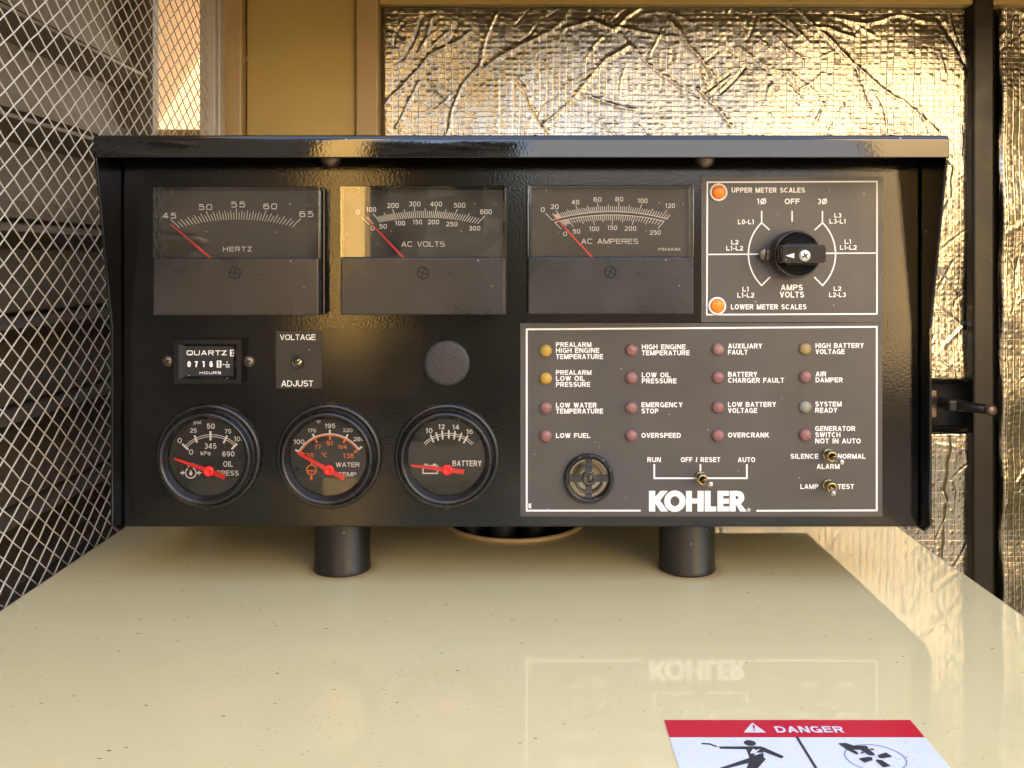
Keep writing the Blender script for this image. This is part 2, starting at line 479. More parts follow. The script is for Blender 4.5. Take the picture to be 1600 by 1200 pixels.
def strip(mb, pts, t, closed, cap, emit, m):
    P = [Vector(p) for p in pts]
    Q = [P[0]]
    for p in P[1:]:
        if (p - Q[-1]).length > 1e-6: Q.append(p)
    P = Q
    if closed and (P[0] - P[-1]).length < 1e-6: P.pop()
    n = len(P)
    if n < 2: return
    if cap and not closed:
        P[0] = P[0] + (P[0] - P[1]).normalized() * t
        P[-1] = P[-1] + (P[-1] - P[-2]).normalized() * t
    Lf, Rt = [], []
    for i in range(n):
        a = P[(i - 1) % n] if (closed or i > 0) else None
        b = P[(i + 1) % n] if (closed or i < n - 1) else None
        d0 = (P[i] - a).normalized() if a is not None else None
        d1 = (b - P[i]).normalized() if b is not None else None
        if d0 is None: d0 = d1
        if d1 is None: d1 = d0
        n0, n1 = Vector((-d0.y, d0.x)), Vector((-d1.y, d1.x))
        mid = n0 + n1
        if mid.length < 1e-6: mid = n0
        mid.normalize()
        k = t / max(.5, mid.dot(n0))
        Lf.append(P[i] + mid * k); Rt.append(P[i] - mid * k)
    vs = [emit(q) for q in Lf + Rt]
    fs = [(i, (i + 1) % n, n + (i + 1) % n, n + i) for i in range(n if closed else n - 1)]
    mb.add(vs, fs, m)

class Pen:
    """draws flat ink on a plane: place(x, y, lift) turns a photo-plane position into a world point"""
    def __init__(s, mb, place, m=1, lift=.00012):
        s.mb, s.place, s.m, s.lift, s.k = mb, place, m, lift, 0
    def emit(s):
        s.k += 1
        l = s.lift + (s.k % 7) * .000012
        return lambda q: s.place(q[0], q[1], l)
    def line(s, pts, w, closed=False, cap=False, m=None):
        strip(s.mb, pts, w / 2, closed, cap, s.emit(), s.m if m is None else m)
    def poly(s, loops, m=None):
        e = s.emit()
        if loops and not isinstance(loops[0][0], (tuple, list, Vector)): loops = [loops]
        flat = [[Vector((p[0], p[1], 0)) for p in l] for l in loops]
        tris = tessellate_polygon(flat)
        s.mb.add([e(p) for l in flat for p in l], [list(t) for t in tris], s.m if m is None else m)
    def disc(s, x, y, r, m=None, n=28, ry=None):
        s.poly([[(x + r * math.cos(2 * math.pi * i / n), y + (ry or r) * math.sin(2 * math.pi * i / n)) for i in range(n)]], m)
    def text(s, txt, x0, x1, y0, y1, wt=.17, e=2.05, gap=.11, m=None):
        """letters filling the box x0..x1, y0 (cap line) .. y1 (base line)"""
        h = y1 - y0; t = wt * h / 2
        gl = [glyph(c, e) for c in txt]
        nat = sum(g[0] for g in gl) * h + gap * h * (len(gl) - 1)
        k = (x1 - x0) / nat
        x = x0
        for c, (w, strokes) in zip(txt, gl):
            cw = w * h * k
            for st in strokes:
                if st[0] == 'L':
                    if c in 'Ii!': pts = [(x + cw / 2, y1 - (t + p[1] * (h - 2 * t))) for p in st[1]]
                    else: pts = [(x + t + p[0] * (cw - 2 * t), y1 - (t + p[1] * (h - 2 * t))) for p in st[1]]
                    s.line(pts, 2 * t, st[2], st[3], m)
                else:
                    _, ax, ay, bx, by = st
                    dx, dy = (bx - ax) * cw, (by - ay) * h
                    ln = math.hypot(dx, dy); th = t * ln / max(1e-6, abs(dy))
                    if abs(dy) < abs(dx) * .5: th = t * 1.3
                    th = min(th, t * 2.0)
                    X = lambda q: x + th + q * (cw - 2 * th)
                    s.poly([[(X(ax) - th, y1 - ay * h), (X(ax) + th, y1 - ay * h), (X(bx) + th, y1 - by * h), (X(bx) - th, y1 - by * h)]], m)
            x += cw + gap * h * k

def front(Y):
    return lambda x, y, l: W(x, y, Y - l) if False else W(x, y, Y) + Vector((0, -l, 0))

# ------------------------------------------------------------------ setting: ground, enclosure
mb = MB(); mb.box(-60, 60, -60, 60, GZ - .2, GZ)
gm = mat('concrete', (.055, .052, .048), .85); g = N(gm); v = g.coord()
g.link(g.mix(g.ramp(g.noise(v, 1.5, 8, .65), [(.3, 0.), (.7, 1.)]), (.045, .043, .04), (.065, .061, .055)), g.b.inputs['Base Color'])
g.bump(g.noise(v, 60, 6, .6), .3, .004)
mb.build('ground', gm, kind='structure')

BACK = .75 * DIST                     # depth of the rear wall of the enclosure
enc = empty('equipment_enclosure', (0.15, .45, GZ), label='tan painted sheet metal enclosure wall and roof standing behind the black control box', cat='enclosure')
mb = MB(); mb.box(-.40, -.2852, BACK + .022, BACK + .032, GZ, .13); mb.box(-.285, .76, BACK + .022, BACK + .032, GZ, .44); mb.build('rear_wall', M['tan'], enc)  # low left piece added to block sun entering through the gap
mb = MB(); mb.box(.74, .76, -.22, BACK + .020, GZ, .44); mb.build('side_wall', M['tan'], enc)
mb = MB(); mb.box(-.46, .78, .02, .86, .443, .462); mb.box(-.46, -.30, -.60, .018, .443, .462); mb.box(-.298, .78, .02, .03, .245, .4428); mb.build('roof', M['tan'], enc)  # left strip and front fascia added to shade the louvres and foil
# tan trim visible left of and above the foil
mb = MB()
a, b = W(385, 0, BACK - .012), W(556, 0, BACK - .012)
mb.box(a.x, b.x, BACK - .012, BACK + .018, GZ, .44)
mb.build('flat_panel', M['tan'], enc, bevel=.002)
mb = MB(); a, b = W(556, 0, BACK - .020), W(590.5, 0, BACK - .020)
mb.box(a.x, b.x, BACK - .020, BACK + .019, GZ, .44); mb.build('raised_lip', M['tanlip'], enc, bevel=.0015)
mb = MB(); a, b = W(345, 0, BACK - .02), W(378.5, 0, BACK - .02)
mb.box(a.x, b.x, BACK - .022, BACK + .014, GZ, .44); mb.build('corner_post', M['tanlip'], enc, bevel=.002)
mb = MB(); a, b = W(376, 96, BACK - .014), W(388, 86, BACK - .014)
mb.box(a.x, b.x, BACK - .010, BACK + .006, a.z, b.z); mb.build('bridge_tab', M['tanlip'], enc, bevel=.001)
mb = MB(); a, b = W(592, 7, BACK - .016), W(1760, -60, BACK - .016)
mb.box(a.x, b.x, BACK - .016, BACK + .017, a.z, .44); mb.build('top_rail', M['tan'], enc, bevel=.0015)
mb = MB(); a, b = W(1521, 0, BACK - .018), W(1554, 0, BACK - .018)
mb.box(a.x, b.x, BACK - .018, BACK - .004, GZ, .442)
mb.build('black_channel_post', M['postb'], enc, bevel=.002, label='black steel channel post between the foil sheets')

# ------------------------------------------------------------------ foil insulation
def foil_sheet(x0, y0, x1, y1, creases, label, nrand, name='foil_insulation'):
    a, b = W(x0, y1, BACK), W(x1, y0, BACK)
    step = .0008
    nx, nz = int((b.x - a.x) / step), int((b.z - a.z) / step)
    X, Z = np.meshgrid(np.linspace(a.x, b.x, nx), np.linspace(a.z, b.z, nz))
    H = np.zeros_like(X)
    for k in range(26):       # soft pillowing of the whole sheet
        kx, kz = rng.normal(0, 32, 2); H += .00045 * np.sin(kx * X + kz * Z + rng.uniform(0, 6.28)) / (1 + .01 * abs(kx) * 2)
    def ridge(pts, amp, wd):
        nonlocal H
        d = np.full(X.shape, 9.0)
        tpos = np.zeros(X.shape)
        for (p, q) in zip(pts[:-1], pts[1:]):
            px, pz = p; qx, qz = q
            dx, dz = qx - px, qz - pz; L2 = dx * dx + dz * dz + 1e-12
            t = np.clip(((X - px) * dx + (Z - pz) * dz) / L2, 0, 1)
            dd = np.hypot(X - px - t * dx, Z - pz - t * dz)
            d = np.minimum(d, dd)
        H += amp * np.exp(-(d / wd) ** 1.6) - .12 * amp * np.exp(-((d - 2.4 * wd) / wd) ** 2)
    for c in creases:
        pts = []
        for (x, y) in c:
            w = W(x, y, BACK); pts.append((w.x, w.z))
        # jitter in between so that a crease is never ruler straight
        out = [pts[0]]
        for p, q in zip(pts[:-1], pts[1:]):
            ln = math.hypot(q[0] - p[0], q[1] - p[1]); n = max(1, int(ln / .012))
            for i in range(1, n + 1):
                t = i / n; j = .0012 if i < n else 0
                out.append((p[0] + (q[0] - p[0]) * t + rng.normal(0, j), p[1] + (q[1] - p[1]) * t + rng.normal(0, j)))
        ridge(out, rng.uniform(.00030, .00055) * rng.choice([1, 1, 1, -1]), rng.uniform(.0013, .0021))
    for k in range(nrand):
        x, z = rng.uniform(a.x, b.x), rng.uniform(a.z, b.z)
        an = rng.uniform(.5, 2.6); ln = rng.uniform(.006, .035)
        pts = [(x, z), (x + math.cos(an) * ln / 2 + rng.normal(0, .002), z + math.sin(an) * ln / 2), (x + math.cos(an) * ln, z + math.sin(an) * ln)]
        ridge(pts, rng.uniform(.00012, .00045) * rng.choice([1, -1]), rng.uniform(.0007, .0014))
    edge = np.minimum(np.minimum(X - a.x, b.x - X), np.minimum(Z - a.z, b.z - Z))
    H *= np.clip(edge / .004, 0, 1)
    H += .006 * (1 - np.clip(1 - edge / .006, 0, 1) ** 2)
    V = np.stack([X, BACK - H, Z], -1).reshape(-1, 3)
    idx = np.arange(nx * nz).reshape(nz, nx)
    Fq = np.stack([idx[:-1, :-1], idx[:-1, 1:], idx[1:, 1:], idx[1:, :-1]], -1).reshape(-1, 4)
    me = bpy.data.meshes.new(name)
    me.from_pydata(V.tolist(), [], Fq.tolist())
    me.polygons.foreach_set('use_smooth', [True] * len(Fq))
    me.materials.append(M['foil']); me.update()
    o = bpy.data.objects.new(name, me); COL.objects.link(o)
    # backing board so that the sheet has thickness
    so = MB(); so.box(a.x, b.x, BACK + .001, BACK + .016, a.z, b.z)
    bo = so.build('backing_board', M['rubber'], o)
    bo.location = (0, 0, 0); 
    me2 = bo.data
    tag(o, label, 'insulation', 'foil faced insulation sheets on the enclosure wall')
    return o
CR = [
 [(597, 172), (640, 125), (672, 88), (718, 65), (735, 52)], [(697, 215), (722, 135), (750, 105), (760, 60), (775, 25)],
 [(755, 110), (800, 80), (862, 50), (890, 15)], [(805, 120), (830, 165), (857, 208)], [(850, 195), (900, 150), (945, 95), (980, 75)],
 [(915, 150), (950, 163), (990, 172)], [(967, 55), (1018, 108), (1090, 157)], [(1045, 35), (1090, 90), (1122, 132)],
 [(1090, 140), (1140, 198)], [(1150, 75), (1185, 98), (1230, 115), (1270, 145), (1286, 170)],
 [(1235, 12), (1290, 60), (1330, 100), (1370, 135), (1410, 160), (1462, 207)], [(1228, 32), (1257, 66)], [(1320, 80), (1340, 120), (1357, 162)],
 [(1462, 32), (1490, 75), (1512, 122)], [(1208, 58), (1252, 96)], [(880, 48), (925, 35), (960, 50), (1000, 15)], [(1000, 25), (1040, 20), (1080, 40)],
 [(630, 95), (650, 60), (660, 30)], [(676, 30), (668, 60), (655, 85)], [(718, 20), (712, 50), (700, 75)], [(940, 60), (915, 95)], [(1060, 60), (1000, 52), (960, 45)],
 [(1300, 30), (1350, 40), (1400, 25), (1440, 35)], [(1270, 45), (1330, 60)], [(620, 200), (640, 160), (655, 130)],
]
foil_sheet(594, 7, 1516, 598, CR + [[(1462, 480), (1490, 500), (1510, 520)], [(1455, 420), (1500, 460)], [(1470, 540), (1512, 500)]], 'large crumpled silver foil insulation sheet directly behind the black control box', 240)
foil_sheet(1180, 668, 1516, 1040, [[(1455, 690), (1500, 700), (1512, 760)], [(1480, 680), (1470, 900)]], 'small lower foil insulation sheet beneath the black latch opening', 25)
foil_sheet(1556, -30, 1800, 1040, [[(1556, 85), (1600, 45)], [(1556, 372), (1605, 338)], [(1560, 60), (1590, 20), (1610, 30)]], 'tall foil insulation sheet right of the black channel post', 90)

# latch in its black recess
lt = empty('door_latch', tuple(W(1488, 660, BACK)), label='black door latch in a dark recess between two foil sheets', cat='latch')
mb = MB(); a, b = W(1300, 667, BACK + .012), W(1517, 599, BACK + .012)
mb.box(a.x, b.x, BACK + .012, BACK + .02, a.z, b.z); mb.build('recess_plate', M['dark'], lt)
mb = MB(); mb.tube([W(1466, 628, BACK - .02), W(1500, 634, BACK - .03), W(1545, 640, BACK - .06)], [.0055, .0052, .0042], 14); mb.build('latch_rod', M['latch'], lt)
mb = MB(); a, b = W(1440, 652, BACK - .012), W(1463, 610, BACK - .012); mb.box(a.x, b.x, BACK - .014, BACK + .010, a.z, b.z); mb.build('latch_plate', M['rust'], lt, bevel=.001)
mb = MB(); a, b = W(1472, 640, BACK - .02), W(1486, 622, BACK - .02); mb.box(a.x, b.x, BACK - .034, BACK - .014, a.z, b.z); mb.build('clamp_block', M['latch'], lt, bevel=.002)
mb = MB(); mb.lathe([(0, 0), (.005, 0), (.005, .004), (.003, .006), (0, .006)], W(1546, 640, BACK - .062), (0, -1, 0), 16); mb.build('bolt_head', M['rust'], lt)

# ------------------------------------------------------------------ left: louvred wall, expanded mesh guard
XL = -1050 * S
lw = empty('louvred_wall', (XL, .1, GZ), label='grey buff louvred metal wall seen through the wire mesh', cat='wall')
mb = MB()
kz = 1050 / 815.0 * S
def lz(y): return (CY - y) * kz
prof = []
levels = [-330, -155, 11, 172, 345, 495, 640, 800, 960, 1120]
for i, y in enumerate(levels):
    y2 = levels[i + 1] if i + 1 < len(levels) else y + 160
    # a folded lip sticking out, then a leaning blade down to the next lip
    prof += [(XL - .004, lz(y)), (XL + .016, lz(y + 10)), (XL + .017, lz(y + 17)), (XL - .006, lz(y + 44)), (XL - .004, lz(y + 100)), (XL - .001, lz(y2 - 38)), (XL + .004, lz(y2 - 34)), (XL + .004, lz(y2 - 6))]
y0_, y1_ = -.55, .353
vs = [(x, y0_, z) for x, z in prof] + [(x, y1_, z) for x, z in prof]
n = len(prof)
mb.add(vs, [(i, i + 1, n + i + 1, n + i) for i in range(n - 1)])
mb.box(XL - .03, XL - .02, y0_, y1_, GZ, .44)
mb.box(XL - .02, XL - .001, .356, .41, GZ, .44)
mb.build('louvre_sheet', M['galv'], lw)
mb = MB(); a = 0
mb.box(XL - .0005, XL + .02, .355, .372, GZ, .44); mb.build('end_stile', M['galv'], lw, bevel=.002)
mb = MB(); mb.box(-.425, -.405, .47, 1.5, GZ, .9)
mb.build('buff_side_wall', M['pale'], label='pale buff outer wall catching sun beyond the louvres', cat='wall')

XM = -800 * S
mg = empty('mesh_guard', (XM, .0, TABLE_Z - .12), label='cream expanded wire mesh guard standing along the left edge of the housing top', cat='mesh guard')
mb = MB()
VP, DP = 37.9 * S * 1.006, 27.5 * S * 1400 * 800 / 795.0 ** 2     # height and length of one diamond
y_end = XM / ((325 - CX) / F) - DIST
z_top, z_bot = .45, TABLE_Z - .12
y_beg = -.24
def strand(y0, z0, y1, z1):
    # flat bar strand with a slightly twisted section
    p, q = Vector((XM, y0, z0)), Vector((XM, y1, z1))
    d = (q - p).normalized(); nrm = Vector((1, 0, 0)); sd_ = d.cross(nrm)
    w, t = .00030, .00040
    sg = 1 if (z1 - z0) * (y1 - y0) > 0 else -1
    nn = (nrm + sd_ * .6 * sg).normalized(); s2 = d.cross(nn).normalized()
    vs = []
    for c in (p, q):
        for a_, b_ in ((-1, -1), (1, -1), (1, 1), (-1, 1)):
            vs.append(c + s2 * w * a_ + nn * t * b_)
    mb.add(vs, [(0, 1, 5, 4), (1, 2, 6, 5), (2, 3, 7, 6), (3, 0, 4, 7)])
jit = {}
def nd_(y, z):
    k = (round(y * 1e4), round(z * 1e4))
    if k not in jit:
        jit[k] = (0 if abs(y - y_end) < 1e-5 else rng.normal(0, .00028), rng.normal(0, .00028))
    return y + jit[k][0] + .0012 * math.sin(z * 21), z + jit[k][1]
phase = .37 * VP
cols = int((y_end - y_beg) / (DP / 2)) + 1
rows = int((z_top - z_bot) / VP) + 2
for c in range(cols):
    ya, yb = y_end - c * DP / 2, y_end - (c + 1) * DP / 2
    for r_ in range(rows):
        zb = z_bot + r_ * VP + (VP / 2 if c % 2 else 0) - phase
        # nodes of column c at zb; the next column is half a pitch up and down
        strand(*nd_(ya, zb), *nd_(yb, zb + VP / 2))
        strand(*nd_(ya, zb), *nd_(yb, zb - VP / 2))
mb.build('wire_mesh', M['wire'], mg)
mb = MB(); mb.box(XM - .008, XM + .006, y_end + .001, y_end + .022, z_bot, z_top - .01); mb.box(XM + .006, XM + .009, y_end + .006, y_end + .020, z_bot, z_top - .01)
mb.build('frame_stile', M['framem'], mg, bevel=.001)
mb = MB(); mb.box(XM - .004, XM + .006, y_beg, y_end, z_bot - .02, z_bot); mb.build('frame_rail', M['framem'], mg, bevel=.001)

# ------------------------------------------------------------------ cream housing top with cable hole
HX0, HX1, HY0, HY1 = -760 * S, 721 * S, -.255, .30
hs = empty('generator_housing', (0, 0, GZ), label='glossy cream painted generator housing carrying the black control box', cat='housing')
hc, hr = Vector((-.0048, .1215, TABLE_Z)), .0470
mb = MB()
e_ = .003
circ = [(hc.x + hr * math.cos(2 * math.pi * i / 64), hc.y + hr * math.sin(2 * math.pi * i / 64), TABLE_Z) for i in range(64)]
rect = [(HX0 + e_, HY0 + e_, TABLE_Z), (HX1 - e_, HY0 + e_, TABLE_Z), (HX1 - e_, HY1 - e_, TABLE_Z), (HX0 + e_, HY1 - e_, TABLE_Z)]
mb.tess([rect, circ])
# rolled edge and sides
ring0 = rect
segs = [(e_ * (1 - math.cos(a)), e_ * math.sin(a)) for a in [R(x) for x in (0, 22.5, 45, 67.5, 90)]]
rings = []
for k, a in enumerate([R(x) for x in (0, 30, 60, 90)]):
    o_, dz = e_ * math.sin(a), e_ * (1 - math.cos(a))
    rings.append([(HX0 + e_ - o_, HY0 + e_ - o_, TABLE_Z - dz), (HX1 - e_ + o_, HY0 + e_ - o_, TABLE_Z - dz), (HX1 - e_ + o_, HY1 - e_ + o_, TABLE_Z - dz), (HX0 + e_ - o_, HY1 - e_ + o_, TABLE_Z - dz)])
rings.append([(p[0], p[1], GZ) for p in rings[-1]])
for A, B in zip(rings[:-1], rings[1:]):
    mb.add(A + B, [(i, (i + 1) % 4, 4 + (i + 1) % 4, 4 + i) for i in range(4)], 0, False)
mb.lathe([(hr, 0), (hr, -.05), (0, -.05)], hc, (0, 0, 1), 64, m=1)
mb.build('top_sheet', [M['cream'], M['dark']], hs)
mb = MB()
mb.lathe([(hr - .0006 + .0017 * math.cos(a), .0006 + .0017 * math.sin(a)) for a in [2 * math.pi * i / 12 for i in range(13)]], hc, (0, 0, 1), 72)
mb.build('grommet', M['tanlip'], hs)
mb = MB()
for dx, dy, rr in ((-.028, .0, .0085), (-.008, -.012, .010), (.013, -.002, .009), (.030, .012, .007)):
    p = hc + Vector((dx, dy, -.045)); mb.tube([p, p + Vector((dx * .05, 0, .04)), p + Vector((dx * .1, .01, .085))], rr, 16)
mb.build('wiring_bundle', M['rubber'], hs)

# danger label stuck on the housing top
mb = MB()
lx0, lx1, ly0, ly1 = 157 * S, 428 * S, -.1455, -.235
mb.box(lx0, lx1, ly1, ly0, TABLE_Z + .00005, TABLE_Z + .0002, 0)
pen = Pen(mb, lambda x, y, l: Vector((x * S, y * S, TABLE_Z + .0002 + l)), lift=.00006)   # x, y in plane pixels
yt = ly0 / S
yb_ = (506.0 / (1153 - CY) - 1) * F
def tp(u, v_):            # position in the enlarged crop of the photograph -> plane pixels
    x, y = 1020 + u / 3.478, 1110 + v_ / 3.478
    D = 506.0 / (y - CY); return ((x - CX) * D, (D - 1) * F)
pen.poly([[(157, yt), (428, yt), (428, yb_), (157, yb_)]], 1)
pen.lift = .00018
a, b = tp(657, 92), tp(1030, 126)
class _Flip: pass
penT = Pen(mb, lambda x, y, l: Vector((x * S, -y * S, TABLE_Z + .0002 + l)), lift=.00018)
penT.m = 0
penT.text('DANGER', a[0], tp(1030, 110)[0] + 1, -a[1], -b[1], .2, 2.3, .12)
tri = [tp(540, 72), tp(617, 126), tp(493, 126)]
pen.poly([tri], 0); pen.lift = .00030
pen.poly([[tp(541, 88), tp(556, 88), tp(553, 108), tp(548, 108)]], 1); pen.poly([[tp(549, 113), tp(556, 113), tp(557, 119), tp(550, 119)]], 1)
pen.lift = .00008
fig = lambda pts: pen.poly([[tp(*p) for p in pts]], 2)
pen.line([tp(782, 147), tp(884, 313), tp(925, 380)], 3.0, m=2)
# left pictogram: figure struck by a shock
c = tp(528, 182); pen.disc(c[0], c[1], 6.2, 2, ry=5.6)
fig([(358, 200), (585, 199), (600, 203), (712, 253), (705, 264), (690, 262), (600, 228), (604, 262), (616, 268), (596, 290), (560, 330), (520, 380), (490, 420), (440, 420), (505, 330), (520, 290), (400, 320), (300, 380), (250, 380), (360, 318), (525, 262), (508, 215), (365, 212)])
pen.lift = .0002
fig2 = lambda pts: pen.poly([[tp(*p) for p in pts]], 0)
fig2([(535, 228), (545, 214), (560, 222), (585, 214), (560, 236), (600, 236), (548, 252), (560, 240), (528, 240)])
pen.lift = .00008
pen.line([tp(265, 184), tp(312, 187), tp(330, 195), tp(350, 200)], 2.6, m=2)
# right pictogram: hand cut by a fan inside a ring
cc = tp(1210, 262)
ring = []
for i in range(40):
    a_ = 2 * math.pi * i / 40; ring.append((cc[0] + 30 * math.cos(a_), cc[1] + 25 * math.sin(a_)))
pen.line(ring, .9, True, m=3)
pen.lift = .0002
fig([(1008, 185), (1050, 183), (1090, 197), (1160, 198), (1172, 209), (1160, 218), (1120, 219), (1090, 220), (1118, 238), (1112, 246), (1062, 222)])
for ang in (20, 110, 200, 290):
    ca, sa = math.cos(R(ang)), math.sin(R(ang))
    P = lambda r_, q: (cc[0] + r_ * ca - q * sa, cc[1] + r_ * sa + 0.9 * q * ca)
    pen.poly([[P(3, -1.5), P(6, -4), P(17, -5), P(17, 4), P(6, 3)]], 2)
fig([(1150, 222), (1172, 216), (1176, 222), (1155, 228)]); fig([(1180, 212), (1204, 214), (1200, 221), (1182, 220)]); fig([(1128, 236), (1140, 230), (1148, 236), (1134, 242)])
mb.build('danger_label', [M['signwhite'], M['gaugered'], M['ink'], mat('blue_ink', (.08, .09, .25), .4)], hs)

# ------------------------------------------------------------------ black control box
cb = empty('control_box', (0, .10, TABLE_Z), label='black generator control box with meters gauges and switches on two pipe legs', cat='control panel')
XLo, XRo = -.2210, .2206        # outer faces of the side flanges
FT = .0016
zt = (CY - 210) * S * (DIST - .0315) / DIST
zb = (CY - 823.5) * S
mb = MB(); mb.box(XLo + FT + .0004, XRo - FT - .0004, 0, .0016, zb, zt - .004)
mb.build('front_panel', M['panel'], cb, bevel=.0014, seg=3)
mb = MB()
mb.box(XLo + FT + .0004, XRo - FT - .0004, .0018, .20, zb + .0002, zb + .0018)
mb.box(XLo + FT + .0004, XRo - FT - .0004, .198, .1996, zb + .002, zt - .004)
mb.box(XLo + FT + .0004, XLo + FT + .0020, .0018, .1978, zb + .002, zt - .004)
mb.box(XRo - FT - .0020, XRo - FT - .0004, .0018, .1978, zb + .002, zt - .004)
mb.build('housing_shell', M['hood'], cb)
# hood: lip folded down along the front of a top sheet
YH = -.0315
lb = (CY - 246.5) * S * (DIST + YH) / DIST
mb = MB()
cr = .0034
mb.prism([(XLo + .0002, YH + cr * (1 - math.cos(R(a))), zt - cr * (1 - math.sin(R(a)))) for a in (90, 75, 60, 45, 30, 15, 0)] + [(XLo + .0002, YH, lb), (XLo + .0002, YH + .0016, lb), (XLo + .0002, YH + .0016, zt - .0044), (XLo + .0002, YH + .0044, zt - .0016), (XLo + .0002, .20, zt - .0016), (XLo + .0002, .20, zt)], (XRo - XLo - .0004, 0, 0))
hood = mb.build('hood', M['hood'], cb, bevel=.0005, seg=2)
hood.data.polygons.foreach_set('use_smooth', [True] * len(hood.data.polygons)); hood.data.set_sharp_from_angle(angle=R(35))
def flange(x):
    zk = (CY - 513) * S * (DIST - .0115) / DIST
    mb = MB()
    pr = [(YH + .0018, zt - .002), (YH + .0018, lb - .001), (-.0115, zk), (-.0115, zb + .004), (-.004, zb - .0012), (.10, zb - .0012), (.20, zb), (.20, zt - .002)]
    mb.prism([(x, y, z) for y, z in pr], (FT, 0, 0))
    return mb.build('side_flange', M['hood'], cb, bevel=.0005)
flange(XLo); flange(XRo - FT)
for x in (517, 1101):
    mb = MB(); p = W(x, 248, -.0005)
    mb.lathe([(.0052, 0), (.0052, .0012), (.0045, .0030), (.0025, .0042), (0, .0046)], p, (0, -1, 0), 24)
    mb.build('hood_bolt', M['rust'], cb)
for x in (533, 1075):
    D = 1.0551; p = Vector(((x - CX) * S * 1.047, (D - 1) * DIST, TABLE_Z))
    mb = MB(); hh = zb - TABLE_Z
    mb.lathe([(0, .0002), (.0163, .0002), (.0166, .001), (.0160, .003), (.0160, hh)], p, (0, 0, 1), 48)
    mb.build('pipe_leg', M['post'], cb)

